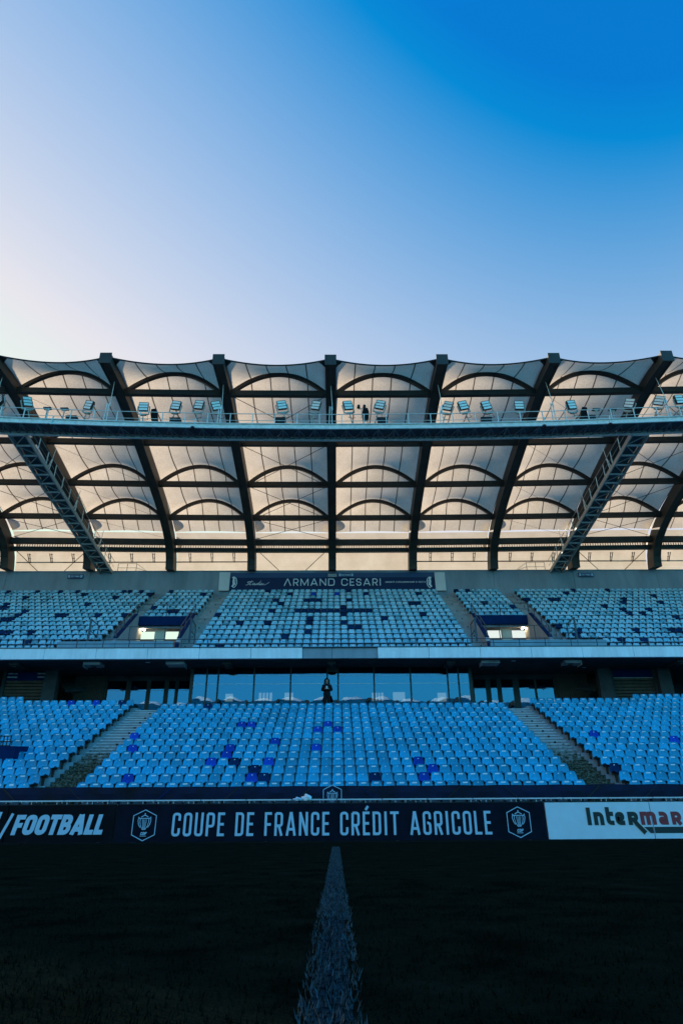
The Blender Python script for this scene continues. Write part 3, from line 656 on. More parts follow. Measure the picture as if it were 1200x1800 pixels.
for s in seats:
    jit = Matrix.Rotation(random.uniform(-.02, .02), 4, 'Z') @ Matrix.Rotation(random.uniform(-.025, .025), 4, 'X')
    tk = random.choices((0, 1, 2), (.62, .30, .08))[0]
    odd = s['c'] != 'b'
    if id(s) in single or odd:
        me = {'b': me_seat, 'r': me_royal, 'n': me_navy}[s['c']]
        nm = {'b': 'stadium_seat', 'r': 'royal_blue_seat', 'n': 'navy_seat'}[s['c']]
        o = link(nm, me); o.matrix_world = Matrix.Translation((s['x'], s['y'], s['z'])) @ jit
        cn = {'b': 'light blue seat', 'r': 'royal blue seat', 'n': 'navy seat'}[s['c']]
        tag(o, f"{cn}, " + (seat_place(s) if s['tier'] == 'L' else upper_place(s)), 'seat',
            {'b': 'light blue seats of the lower stand', 'r': 'royal blue seats among the light blue ones', 'n': 'navy seats among the light blue ones'}[s['c']])
        if id(s) in single or s['tier'] == 'L':
            link('number_tag', me_tag[1 if odd else tk], o); link('bracket', me_br, o)
    else: rest.append((s, jit, tk))
# every further light blue seat of both tiers: one object
sv = np.array([tuple(v) for v in SV]); V = []; FC = []; MI = []; TI = []; n0 = 0
br_mb = MB()
for b in BR: br_mb.box(*b)
brv = np.array(br_mb.v); tgv = [np.array(tagq(k)) for k in range(3)]
for s, jit, tk in rest:
    Mx = np.array((Matrix.Translation((s['x'], s['y'], s['z'])) @ jit)); t = random.random()
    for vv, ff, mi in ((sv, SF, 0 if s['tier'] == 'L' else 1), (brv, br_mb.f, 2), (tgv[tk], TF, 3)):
        V.append(vv @ Mx[:3, :3].T + Mx[:3, 3]); FC += [tuple(i+n0 for i in f) for f in ff]; MI += [mi]*len(ff); TI += [t]*len(vv); n0 += len(vv)
me = bpy.data.meshes.new('stadium_seats'); me.from_pydata(np.concatenate(V).tolist(), [], FC)
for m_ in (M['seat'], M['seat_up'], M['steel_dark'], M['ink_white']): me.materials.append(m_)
me.polygons.foreach_set("material_index", MI); me.polygons.foreach_set("use_smooth", [True]*len(FC))
at = me.attributes.new("tint", 'FLOAT', 'POINT'); at.data.foreach_set("value", TI); me.update()
o = link('stadium_seats', me); o["kind"] = "stuff"; tag(o, 'remaining rows of pale blue seats filling the upper stand and upper lower stand', 'seats')

# passage parapet at the far left
pp = thing('passage_parapet', 'dark blue parapet wall with a black grille at the left picture edge among the seats', 'parapet', (-17.6, 29.6, 2))
kids = []; pa = P(21, 1345, 29.2); pb = P(-70, 1345, 29.2); zt_ = P(10,1312,29.2).z
mb = MB(); mb.add([(pb.x,29.2,1.4),(pa.x,29.2,1.4),(pa.x,29.2,zt_),(pb.x,29.2,zt_+.05),(pb.x,31.6,1.4),(pa.x-.1,31.6,1.4),(pa.x-.1,31.6,zt_+.25),(pb.x,31.6,zt_+.3)],
   [(0,1,2,3),(5,4,7,6),(1,5,6,2),(4,0,3,7),(3,2,6,7),(0,4,5,1)])
kids.append(mb.build('parapet_wall', M['navy_paint']))
mb = MB(); g0 = P(4,1315,29.4); g1 = P(21,1294,29.4)
for x in (pb.x+.1, g0.x, (g0.x+g1.x)/2, g1.x): mb.beam((x,29.4,zt_),(x,29.4,g1.z),.035,.035)
for z in (zt_+.05, (zt_+g1.z)/2, g1.z): mb.beam((pb.x,29.4,z),(g1.x,29.4,z),.035,.035)
kids.append(mb.build('grille', M['black'])); adopt(pp, kids)

# ------------------------------------------------------------------ lounge level behind the lower stand
GD = 40.1; SOF = P(590,1158,38.0).z; zs = P(590,1172,GD).z
lg = thing('lounge_facade', 'tall blue reflecting glass front of the lounge behind the middle seats', 'glass front', (0, GD, WALK))
kids = []
mu = [338,364,384,447,511,575,594,657,721,786,805,826]
edges = [P(u,1190,GD).x for u in mu]; heads = {1:1, 5:1, 10:1}
for k, (a, b) in enumerate(zip(edges[:-1], edges[1:])):
    top = zs if k not in heads else zs - (.30 if k == 5 else .12)
    mb = MB(); mb.box(a+.045, b-.045, GD, GD+.02, WALK+.05, top-.04); pn = mb.build('pane', M['glass'])
    kids.append(pn)
    mb = MB()
    for v in (1187, 1201.5): z = P(590,v,GD).z; mb.box(a+.05, b-.05, GD-.006, GD-.002, z-.012, z+.012)
    st = mb.build('film_stripe', M['ink_white']); st.parent = pn
for k, x in enumerate(edges):
    mb = MB(); h_ = .045 if k not in (0, 11) else .10; mb.box(x-h_, x+h_, GD-.05, GD+.09, WALK, zs+.02); kids.append(mb.build('mullion', M['steel_dark']))
mb = MB(); mb.box(edges[0], edges[-1], GD-.03, GD+.07, zs-.038, zs+.03); mb.box(edges[5]+.05, edges[6]-.05, GD-.025, GD+.065, zs-.34, zs-.04); mb.box(edges[0], edges[-1], GD-.02, GD+.06, WALK+.002, WALK+.048); kids.append(mb.build('head_rail', M['steel_dark']))
adopt(lg, kids)
SD = 42.6
for side, ul, dr in ((0, (189,223,231,259,265.5,290,297,309,314,334), 'left'), (1, (832,853,861,873,880,901,911,938.5,941.5,973), 'right')):
    sg = thing('glass_door_front', f'low row of blue reflecting glass doors at the {dr} end of the tall lounge glass', 'glass doors', (P(ul[0],1200,SD).x, SD, WALK), 'glass door fronts beside the lounge')
    kids = []; ztop = P(590,1196,SD).z; zlow = P(590,1231,SD).z
    for k in range(0, 10, 2):
        a = P(ul[k],1205,SD).x; b = P(ul[k+1],1205,SD).x
        mb = MB(); mb.box(a, b, SD, SD+.02, WALK+.05, ztop); pn = mb.build('pane', M['glass']); kids.append(pn)
        mb = MB(); z = P(590,1212.5,SD).z; mb.box(a+.01, b-.01, SD-.005, SD-.002, z-.012, z+.012); q = mb.build('film_stripe', M['ink_white']); q.parent = pn
    xs = [P(u,1205,SD).x for u in ul]
    pairs = [(xs[0]-.12, xs[0])] + [(xs[k], xs[k+1]) for k in range(1, 9, 2)] + [(xs[9], xs[9]+.15)]
    for a, b in pairs:
        mb = MB(); mb.box(a-.01, b+.01, SD-.05, SD+.08, WALK, ztop+.01); kids.append(mb.build('door_post', M['steel_dark']))
    mb = MB(); mb.box(xs[0]-.13, xs[9]+.16, SD-.06, SD+.09, ztop+.011, SOF-.02); kids.append(mb.build('header', M['concrete_dark']))
    adopt(sg, kids)
# concourse shell: dark back wall with bright window openings behind the lounge
cw = thing('concourse_wall', 'dark concourse back wall under the upper stand with small bright window openings', 'wall', (0, 46, WALK))
WD = 45.9; kids = []
holes = []
for (u0, u1, v0, v1) in ((455,478,1217,1232),(500,515,1217,1231),(396,409,1219,1233),(653,674,1217,1232),(690,712,1216,1231),(768,785,1217,1233)):
    a = P(u0,v0,WD); b = P(u1,v1,WD); holes.append((a.x, b.x, b.z, a.z))
holes.sort(); mb = MB(); x = -40
for (a, b, z0, z1) in holes:
    mb.box(x, a, WD, WD+.15, WALK, SOF+1.2); mb.box(a, b, WD+.001, WD+.149, WALK, z0); mb.box(a, b, WD+.001, WD+.149, z1, SOF+1.2)
    x = b
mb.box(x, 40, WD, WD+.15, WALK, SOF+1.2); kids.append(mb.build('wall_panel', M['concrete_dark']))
for (a, b, z0, z1) in holes[3:4]+holes[1:2]:
    mb = MB()
    for q in range(1, 4): xx = a+(b-a)*q/4; mb.box(xx-.04, xx+.04, WD+.03, WD+.1, z0, z1)
    kids.append(mb.build('window_bar', M['steel_dark']))
adopt(cw, kids)
for side, (u0, u1), dr in ((0, (134,188), 'left'), (1, (974,1031), 'right')):
    mb = MB(); D = 42.45; a = P(u0,1200,D).x; b = P(u1,1200,D).x; z1 = P(600,1177,D).z
    n = 17
    for k in range(n):
        x = a+(b-a)*k/(n-1); mb.beam((x-.0,D+random.uniform(0,.03),WALK),(x,D,z1-.0),.055,.08)
    mb.box(a-.05, b+.05, D+.12, D+.16, WALK, z1)
    o = mb.build('slatted_screen', M['wood']); tag(o, f'brown vertical slat screen beside the {dr} glass doors', 'screen', 'slat screens on the concourse')
for (u0, u1), dr in (((11,81), 'left'), ((1078,1148), 'right')):
    D = 41.2; a = P(u0,1200,D).x; b = P(u1,1200,D).x; z1 = P(600,1178,D).z; zm = P(600,1194,D).z
    sh = thing('roller_shutter', f'closed dark kiosk shutter with navy sign band at the {dr} end of the concourse', 'shutter', ((a+b)/2, D, WALK), 'kiosk shutters on the concourse')
    kids = []; mb = MB(); z = WALK
    while z < zm-.1: mb.beam((a,D+.02,z+.07),(b,D+.02,z+.07),.10,.14,(0,-.35,1)); z += .2
    kids.append(mb.build('shutter_slats', M['wood'])); mb = MB(); mb.box(a, b, D+.12, D+.16, WALK, z1); mb.box(a-.22, a-.01, D-.1, D+.16, WALK, z1+.2); mb.box(b+.01, b+.22, D-.1, D+.16, WALK, z1+.2); kids.append(mb.build('surround', M['concrete_dark']))
    mb = MB(); mb.box(a, b, D-.02, D+.05, zm, z1); kids.append(mb.build('sign_band', M['navy_paint']))
    mb = MB()
    if dr == 'left':
        for (p, q) in ((a, a+.65), (b-.6, b)):
            for zz in (.2, .42): mb.box(p, q, D-.03, D-.022, zm+zz-.03, zm+zz+.05)
    else: mb.box(a, b, D-.03, D-.022, zm-.03, zm+.03)
    kids.append(mb.build('sign_stripe', M['galv_dull'])); adopt(sh, kids)
for (ua, va, ub_, vb_), dr in (((105,1184,136,1214), 'left'), ((1056,1182,1027,1212), 'right')):
    D = 42.0; a = P(ua,va,D); b = P(ub_,vb_,D); mb = MB()
    mb.beam((a.x,D+1.2,a.z),(b.x,D,b.z),1.4,.12,(0,-.3,1)); mb.beam((a.x,D+.6,a.z-.42),(b.x,D-.6,b.z-.32),.06,.06)
    o = mb.build('stair_soffit', M['concrete_dark']); tag(o, f'sloping dark underside of an inner stair beside the {dr} slat screen', 'stair underside', 'inner stairs on the concourse')
for u in (88, 1064, -20, 1170):
    D = 40.7; a = P(u,1200,D).x; mb = MB(); mb.box(a-.4, a+.4, D, D+.5, WALK, SOF+.4); mb.box(a-.46, a+.46, D-.05, D+.55, WALK+.001, WALK+.12)
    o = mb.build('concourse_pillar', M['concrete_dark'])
    tag(o, {88: 'dark pillar right of the left kiosk shutter', 1064: 'dark pillar left of the right kiosk shutter', -20: 'dark pillar cut by the left picture edge under the fascia', 1170: 'broad dark pillar right of the right kiosk shutter'}[u], 'pillar', 'pillars on the concourse')

# ------------------------------------------------------------------ upper stand
us = thing('upper_stand', 'upper seating stand with white front fascia and grey rear wall', 'stand', (0, 45, 9)); kids = []
def upper_terrace(mb, x0, x1, j0, j1):
    for j in range(j0, j1):
        D, z = ub[j]; y1 = D+.16; y0 = D+.16-UDP; zb = ub[j+1][1] if j < 14 else z-.35
        mb.add([(x0,y0,zb),(x1,y0,zb),(x1,y0,z),(x0,y0,z),(x1,y1,z),(x0,y1,z)], [(0,1,2,3),(3,2,4,5)])
        mb.add([(x0,y0,z-.7),(x0,y1,z-.7),(x0,y1,z),(x0,y0,z)], [(0,1,2,3)]); mb.add([(x1,y0,z-.7),(x1,y1,z-.7),(x1,y1,z),(x1,y0,z)], [(3,2,1,0)])
mb = MB(); HW = 105
upper_terrace(mb, -HW, UL[1], 0, 15); upper_terrace(mb, *UC, 0, 15); upper_terrace(mb, UR[0], HW, 0, 15)
upper_terrace(mb, *U2L, 0, 8); upper_terrace(mb, *U2R, 0, 8)
# slab below the treads
Dt, zt2 = ub[0]; Dl, zl2 = ub[14]
def slab(mb, x0, x1, D0, D1, t=.2, off=.62):
    f_ = lambda D: float(np.polyval(a_, D)) - off
    mb.add([(x0,D0,f_(D0)),(x1,D0,f_(D0)),(x1,D1,f_(D1)),(x0,D1,f_(D1)),(x0,D0,f_(D0)-t),(x1,D0,f_(D0)-t),(x1,D1,f_(D1)-t),(x0,D1,f_(D1)-t)],
           [(0,1,2,3),(7,6,5,4),(0,4,5,1),(2,6,7,3),(1,5,6,2),(0,3,7,4)])
VB = 44.3   # back of the stair entrances
slab(mb, -HW, -14.35, 40.2, 52.4); slab(mb, -9.95, 9.6, 40.2, 52.4); slab(mb, 14.0, HW, 40.2, 52.4); slab(mb, -14.35, -9.95, VB+1.7, 52.4); slab(mb, 9.6, 14.0, VB+1.7, 52.4)
kids.append(mb.build('upper_terrace', M['tread']))
for sx, j1, nm in (((U2L[1], UC[0]), 15, 1), ((UC[1], U2R[0]), 15, 1), ((UL[1], U2L[0]), 15, 2), ((U2R[1], UR[0]), 15, 2)):
    mb = MB()
    for j in range(j1):
        D, z = ub[j]
        for h in range(2):
            y0 = D+.16-UDP*(1-.5*h); z1 = z-(.285 if h == 0 else 0)
            mb.box(sx[0]+.003, sx[1]-.003, y0, D+.165+.002*h, z1-.3, z1+.002*h)
            if j % 2 == 0 and h: mb.box((sx[0]+sx[1])/2-.04, (sx[0]+sx[1])/2+.04, y0-.005, y0, z1-.16, z1-.05, 1)
    kids.append(mb.build('upper_stairway', [M['concrete'], M['black']]))
# white row plates on the block edges
mb = MB()
for j in range(1, 13):
    D, z = ub[j]
    for x in (U2L[0]+.05, U2R[1]-.05, -8.3+.02*j, 7.75, -.15):
        if j > 8 and x in (U2L[0]+.05, U2R[1]-.05): continue
        mb.box(x-.05, x+.05, D-UDP+.15, D-UDP+.158, z-.12, z-.02)
kids.append(mb.build('row_plate', M['ink_white']))
# rear wall with joints
WT = P(590,1004,52.2).z; mb = MB(); jx = [P(u,1018,52.2).x for u in (-200,11,158,308,600,867,1008,1155,1400)]; jx = [-HW]+jx+[HW]
for a, b in zip(jx[:-1], jx[1:]): mb.box(a+.012, b-.012, 52.2, 52.5, 15.1, WT)
mb.box(-HW, HW, 52.26, 52.45, 15.15, WT-.05); mb.box(-HW, HW, 52.15, 52.55, WT, WT+.07); kids.append(mb.build('rear_wall', M['wallgrey']))
# fascia
FD = 38.0; FT = P(590,1138,FD).z; FB = SOF; st = 3.07
def fx(u): return P(u,1148,FD).x
xl = fx(531.5); xr = fx(663.5)
x = xl
while x > -30:
    mb = MB(); mb.box(x-st+.012, x-.012, FD-.1, FD+.1, FB+.02, FT-.03); kids.append(mb.build('fascia_panel', M['fascia'])); x -= st
x = xr
while x < 30:
    mb = MB(); mb.box(x+.012, x+st-.012, FD-.1, FD+.1, FB+.02, FT-.03); kids.append(mb.build('fascia_panel', M['fascia'])); x += st
mb = MB(); mb.box(xl+.012, fx(583)-.012, FD-.03, FD+.1, FB+.03, FT-.05); mb.box(fx(583)+.012, xr-.012, FD-.03, FD+.1, FB+.03, FT-.05); o = mb.build('fascia_infill', M['wallgrey']); o['label'] = 'bare grey fascia infill above the person'; kids.append(o)
mb = MB(); mb.box(-HW, HW, FD+.11, FD+.5, FB, FT); mb.box(-HW, HW, FD+.51, 46.2, FB+.002, FB+.25)
for u in (166, 400, 583, 790, 1000, 1192, 30):
    xx = P(u,1165,39).x; mb.box(xx-.25, xx+.25, FD+.6, GD-.1, FB-.16, FB-.002)
    mb.box(xx-.12, xx+.12, FD+.75, FD+1.15, FB-.24, FB-.165)
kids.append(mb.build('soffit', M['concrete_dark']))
mb = MB(); mb.box(-HW, HW, FD-.13, FD+.12, FT-.028, FT+.02); mb.box(-HW, HW, FD+.121, FD+.8, FT-.2, FT-.01); kids.append(mb.build('coping', M['dark_rail']))
adopt(us, kids)
# front guard rail
gr = thing('guard_rail', 'thin blue grey guard rail running along the front of the upper stand', 'railing', (0, FD+.3, FT)); kids = []
mb = MB(); zr1 = P(590,1123,FD+.3).z; zr2 = P(590,1130.5,FD+.3).z
for z in (zr1, zr2): mb.tube([(-32,FD+.3,z),(32,FD+.3,z)], .022)
kids.append(mb.build('rail', M['dark_rail'])); mb = MB(); x = -31.5
while x < 32: mb.beam((x,FD+.3,FT),(x,FD+.3,zr1),.045,.045); x += 1.58
kids.append(mb.build('posts', M['dark_rail'])); adopt(gr, kids)
# front parapets by the stair entrances
for (a, b), dr in (((-17.1,-10.0), 'left'), ((9.5,16.7), 'right')):
    mb = MB(); n = 4; D = 38.75
    for k in range(n):
        p0 = a+(b-a)*k/n; p1 = a+(b-a)*(k+1)/n; mb.box(p0+.015, p1-.015, D, D+.12, FT-.05, zr1-.02)
    mb.box(a, b, D-.01, D+.13, zr1-.02, zr1+.02)
    o = mb.build('parapet_panel', M['parapet']); tag(o, f'pale blue parapet panel in front of the {dr} stair entrance', 'parapet', 'parapets before the stair entrances')
# stair entrances (vomitories)
for (xa, xb), dr, sg in (((-14.2,-10.1), 'left', -1), ((9.75,13.85), 'right', 1)):
    vo = thing('stair_entrance', f'concrete stair entrance with navy lintel and lit passage in the {dr} of the upper stand', 'stair entrance', ((xa+xb)/2, 42, 10), 'stair entrances of the upper stand')
    kids = []; fl = ub[13][1]; ff = lambda D: float(np.polyval(a_, D))
    za = P(590,1082,VB).z; zb_ = P(590,1097.5,VB).z
    for xw in (xa, xb):
        mb = MB(); x0, x1 = xw-.13, xw+.13; y0, y1 = 40.1, VB
        q = [(y0,fl-.4),(y1,fl-.4),(y1,za+.02),(y1-.4,za+.02),(y0+.35,ff(y0)+.95),(y0,ff(y0)+.55)]
        mb.add([(x0,y,z) for y,z in q]+[(x1,y,z) for y,z in q], [tuple(range(6))[::-1], tuple(range(6,12))]+[(i,(i+1)%6,6+(i+1)%6,6+i) for i in range(6)])
        kids.append(mb.build('side_wall', M['wallgrey']))
        mb = MB(); top = [(y1-.02,za+.9),(y0+.4,ff(y0)+1.75),(y0+.1,ff(y0)+1.0)]
        mb.tube([(xw,y,z) for y,z in top], .028); mb.tube([(xw,y1-.02,za+.45),(xw,y0+.35,ff(y0)+1.35)], .022)
        for k in range(4):
            t = k/3; y = y1-.05-(y1-y0-.5)*t; zz = za+(ff(y0)+.95-za)*t; mb.beam((xw,y,zz-.05),(xw,y,zz+.88),.05,.05)
        kids.append(mb.build('hand_rail', M['dark_rail']))
        mb = MB(); mb.beam((xw,y1-.35,za+.035),(xw,y0+.35,ff(y0)+.97),.27,.05); mb.beam((xw,y0-.01,ff(y0)+.6),(xw,y0-.01,fl-.3),.27,.05,(0,1,0)); kids.append(mb.build('wall_coping', M['navy_paint']))
    mb = MB(); mb.box(xa+.131, xb-.131, VB, VB+.25, zb_, za); kids.append(mb.build('lintel', M['navy_paint']))
    mb = MB(); mb.tube([(xa,VB,za+.9),(xb,VB,za+.9)], .026); mb.tube([(xa,VB,za+.45),(xb,VB,za+.45)], .02); mb.beam(((xa+xb)/2,VB,za),((xa+xb)/2,VB,za+.9),.05,.05)
    for xp in (xa+.85, xb-.95): mq = MB(); mq.tube([(xp,40.5,fl),(xp,40.5,fl+1.75)], .03); kids.append(mq.build('rail_post', M['dark_rail']))
    mb.tube([(xa+.3,40.5,fl+1.75),(xb-.3,40.5,fl+1.75)], .02)
    kids.append(mb.build('front_rail', M['dark_rail']))
    mb = MB(); ce = zb_+.02
    mb.box(xa+.14, xb-.14, VB+.251, 45.3, ce, ce+.1); kids.append(mb.build('passage_ceiling', M['cream']))
    mb = MB(); mb.box(xa-.1, xb+.1, 40.0, 47.2, fl-.5, fl-.4); kids.append(mb.build('passage_floor', M['concrete']))
    mb = MB()
    for xw in (xa, xb):
        mw = MB(); mw.box(xw-.13, xw+.13, VB+.001, 45.3, fl-.4, ce+.1); kids.append(mw.build('passage_wall', M['cream']))
    mw = MB(); mw.box(xa-1, xb+1, 47.4, 47.6, 9.5, 13.08); kids.append(mw.build('sun_blocker', M['concrete']))  # unseen wall added behind the entrance to stop low sun beams
    px = xa+1.55 if sg < 0 else xb-1.55
    mb.box(px-.35, px+.35, 44.95, 45.29, fl-.4, ce-.002); kids.append(mb.build('passage_pillar', M['cream']))
    xt = xa+.35 if sg < 0 else xb-.35
    mb = MB(); mb.tube([(xt,VB+.45,ce-.12),(xt,45.25,ce-.12)], .075); o = mb.build('strip_light', M['tube']); kids.append(o)
    adopt(vo, kids)
    for k, xx in enumerate((xa-1.35, xb+.9) if sg < 0 else (xa-.9, xb+1.35)):
        mb = MB(); q = P(590,1122,39.4).z
        mb.beam((xx,39.5,q-.2),(xx,39.5,q+1.35),.12,.06); mb.beam((xx,39.5,q+1.3),(xx,40.9,q+1.3),.05,.05); mb.beam((xx,40.9,q-.2),(xx,40.9,q+1.35),.06,.06); mb.beam((xx,39.5,q+.6),(xx,40.9,q+.6),.04,.04)
        o = mb.build('gate_frame', M['dark_rail']); tag(o, f"dark gate frame on the {('outer','inner')[k if sg<0 else 1-k]} side of the {dr} stair entrance", 'gate', 'gate frames by the stair entrances')

# ------------------------------------------------------------------ name banner on the rear wall
nb = thing('name_banner', 'long navy banner with the white stadium name lettering on the rear wall', 'banner', (0, 52.1, 19)); kids = []
ND = 52.05; a = P(403,1020,ND).x; b = P(765,1020,ND).x; zt3 = P(590,1006,ND).z; zb3 = P(590,1037,ND).z
mb = MB(); mb.box(a, b, ND, ND+.05, zb3, P(590,1015,ND).z); kids.append(mb.build('cloth', M['banner']))
mb = MB(); mb.box(a, b, ND+.06, ND+.10, zb3+.2, zt3); kids.append(mb.build('backing_sheet', M['signblue']))
yL = ND-.003; mb = MB()
def bl(text, u0, u1, v0, v1, wid, sw, gap, r, **k):
    z = P(590,v1,ND).z; write(mb, text, P(u0,1022,ND).x, P(u1,1022,ND).x, z, P(590,v0,ND).z-z, yL, wid, sw, gap, r, **k)
bl('ΛRMAND CESARI', 499, 669, 1017, 1029.5, .72, .115, .22, .30, widths={'I':.14,'M':.9,'E':.5,'S':.56,'R':.58,'Λ':.82,'A':.8}, space=.3)
bl("COMUNITÀ D'AGGLOMERAZIONE DI BASTIA", 677, 747, 1022, 1024.6, .6, .16, .3, .2, widths={'I':.16,"'":.2}, space=.35)
kids.append(mb.build('lettering', M['ink_white']))
mb = MB(); sc = (P(470,1022,ND).x-P(431,1022,ND).x)/4.6; ox = P(432,1030,ND).x; oz = P(432,1029,ND).z
script = [[(.75,1.25),(.5,1.4),(.2,1.25),(.15,1.0),(.45,.75),(.5,.4),(.25,.1),(-.05,.15)], [(.95,1.7),(.7,.5),(.75,.15),(.95,.15),(1.15,.45)], [(.45,1.15),(1.35,1.25)],
          [(1.75,.7),(1.45,.75),(1.3,.4),(1.4,.12),(1.65,.35),(1.8,.75),(1.7,.2),(1.85,.12),(2.05,.4)], [(2.5,.7),(2.2,.75),(2.05,.4),(2.15,.12),(2.4,.35),(2.85,1.75),(2.5,.3),(2.6,.12),(2.8,.35)],
          [(2.95,.75),(2.8,.2),(2.9,.12),(3.1,.35)], [(3.02,1.05),(3.06,1.13)], [(3.25,.75),(3.1,.25),(3.2,.1),(3.45,.35),(3.6,.75),(3.45,.22),(3.6,.1),(4.0,.3),(4.45,.75),(4.6,1.05)]]
for i, pl in enumerate(script): ribbon(mb, rnd(pl, .3), .13, lambda p, d: (ox+(p[0]+.18*p[1])*sc, yL-d, oz+p[1]*sc*.62), .004+.001*i)
kids.append(mb.build('script_lettering', M['ink_white']))
for u, q in ((408.5,1), (757.5,-1)):
    p = P(u,1023.5,ND); mb = MB(); t3 = lambda s_, d: (p.x+s_[0]*q, yL-d, p.z+s_[1])
    ribbon(mb, [(.05+.33*math.cos(t), .5*math.sin(t)) for t in np.linspace(-1.45, 1.45, 14)], .07, t3)
    ribbon(mb, [(.0,-.42),(.12,-.2),(.08,.1),(.12,.35),(0,.48)], .15, t3, .006); ribbon(mb, [(.22,-.25),(.24,.2)], .06, t3, .007)
    kids.append(mb.build('crest', M['ink_white']))
adopt(nb, kids)
for (u0, u1, u2, u3), dr in (((386,405,384,402), 'left'), ((763,781,766,784), 'right')):
    D = 51.95; mb = MB(); f1 = P(u0,1006,D); f2 = P(u1,1006,D); g1 = P(u2,1038,D); g2 = P(u3,1038,D)
    vs = [f1,f2,g2,g1]; mb.add(vs+[v+Vector((0,.1,0)) for v in vs], [(3,2,1,0),(4,5,6,7),(0,1,5,4),(1,2,6,5),(2,3,7,6),(3,0,4,7)])
    o = mb.build('white_panel', M['white_panel']); tag(o, f'upright white panel at the {dr} end of the navy name banner', 'panel', 'white panels beside the name banner')
def small_sign(u, v, D, w_, h_, label, text, name='sector_sign', m_=None, ink=None, cat='sign', group=None):
    p = P(u, v, D); s = thing(name, label, cat, p, group); mb = MB(); mb.box(p.x-w_/2, p.x+w_/2, D-.04, D, p.z-h_/2, p.z+h_/2); k1 = mb.build('plate', m_ or M['signblue'])
    mb = MB()
    if text:
        write(mb, text, p.x-w_*.27, p.x+w_*.27, p.z-h_*.2, h_*.42, D-.043, .55, .2, .25, .15)
        for sx in (-1, 1):
            for dz in (-.2, 0.02, .22): mb.box(p.x+sx*w_*.39-w_*.07, p.x+sx*w_*.39+w_*.07, D-.047, D-.043, p.z+h_*dz-.03, p.z+h_*dz+.03)
    else:
        ribbon(mb, [(-.3,.2),(.3,.2),(.3,-.1),(-.1,-.3)], .14, lambda q, d: (p.x+q[0]*w_, D-.043-d, p.z+q[1]*h_)); mb.box(p.x-w_*.35, p.x-w_*.1, D-.048, D-.043, p.z-h_*.3, p.z-h_*.02)
    k2 = mb.build('sign_lettering', ink or M['ink_pale']); adopt(s, [k1, k2])
small_sign(133,1013.5,52.1,1.35,.36,'small blue sector sign on the grey rear wall left of the name banner','SETTORE',group='sector signs on the rear wall')
small_sign(608,1011,51.98,1.35,.36,'small blue sector sign on top of the navy name banner','SETTORE',group='sector signs on the rear wall')
small_sign(1029,1010.5,52.1,1.35,.36,'small blue sector sign on the grey rear wall right of the name banner','SETTORE',group='sector signs on the rear wall')
small_sign(584,1011.5,51.98,.75,.28,'dull beige plate beside the sector sign on the navy banner','', 'wall_plate', M['galv_dull'], M['wallgrey'], 'plate')
for u, v, D, lb in ((260.5,1162,38.7,'pale green exit sign under the fascia above the left glass doors'), (901.5,1159.5,38.7,'pale green exit sign under the fascia above the right glass doors'), (136,1173.5,40.6,'small pale green exit sign above the left slat screen'), (1025.5,1171,40.6,'small pale green exit sign left of the right kiosk shutter')):
    small_sign(u, v, D, .26, .2, lb, '', 'exit_sign', M['ink_pale'], M['signblue'], 'sign', 'exit signs under the upper stand')

# ------------------------------------------------------------------ roof
X0, S = -.32, 6.99
CURV = 0.0009
def bend(x): return -CURV*min(abs(x), 25)**2
RIBC = [(31.6,26.22),(33.6,26.25),(35.5,26.10),(39.5,25.65),(43.8,24.8),(47.75,23.9),(49.6,23.42),(50.95,22.95),(51.8,22.45),(52.35,21.8),(52.62,21.1),(52.7,20.0)]
RIBS = [(31.6,26.22),(33.6,26.25),(35.5,26.05),(39.5,25.38),(43.8,24.5),(46.2,23.92),(47.9,23.40),(49.3,22.84),(50.2,22.34),(50.9,21.75),(51.3,21.1),(51.45,20.6),(51.5,20.24)]     # soffit line of the ribs
def rib_h(D): return float(np.interp(D, [p[0] for p in RIBC], [p[1] for p in RIBC]))
rf = thing('stadium_roof', 'cantilevered stadium roof of dark curved ribs carrying scalloped beige membrane bays', 'roof', (0, 45, 20)); kids = []
K0, K1 = -15, 9
RW, RDEP = .66, .95
def rib_section(x, k):
    """rib box following RIBC, depth measured upwards/outwards"""
    mb = MB(); pts = [Vector((x, D+bend(x), h)) for D, h in RIBS]; N = len(pts); lo = []; hi = []
    for i in range(N):
        d = (pts[min(i+1,N-1)]-pts[max(i-1,0)]).normalized(); n = Vector((0, -d.z, d.y)); 
        if n.z < 0 or (abs(n.z) < .15 and n.y < 0): n = -n
        dep = RDEP*(.72+.55*i/(N-1)); lo.append(pts[i]); hi.append(pts[i]+n*dep)
    rings = [[a+Vector((-RW/2,0,0)), a+Vector((RW/2,0,0)), b+Vector((RW/2,0,0)), b+Vector((-RW/2,0,0))] for a, b in zip(lo, hi)]
    vs = [v for r_ in rings for v in r_]; fs = [(0,3,2,1), tuple(4*(N-1)+q for q in range(4))]
    for i in range(N-1):
        for q in range(4): fs.append((4*i+q, 4*i+(q+1)%4, 4*i+4+(q+1)%4, 4*i+4+q))
    mb.add(vs, fs)
    e = pts[0]                       # front cap plate and a flange line along both edges of the soffit
    mb.box(x-RW/2-.035, x+RW/2+.035, e.y-.06, e.y-.003, e.z-.05, e.z+RDEP*.72+.06)
    for i in range(N-1):
        for sx in (-1, 1):
            mb.beam(pts[i]+Vector((sx*(RW/2-.05),0,-.02)), pts[i+1]+Vector((sx*(RW/2-.05),0,-.02)), .1, .04)
    return mb
for k in range(K0, K1+1): kids.append(rib_section(X0+S*k, k).build('rib', M['rib']))
ARCH = [34.7, 39.9, 44.5, 48.6]; EDGE = 31.9; BACK = 51.0; RISE = 1.28
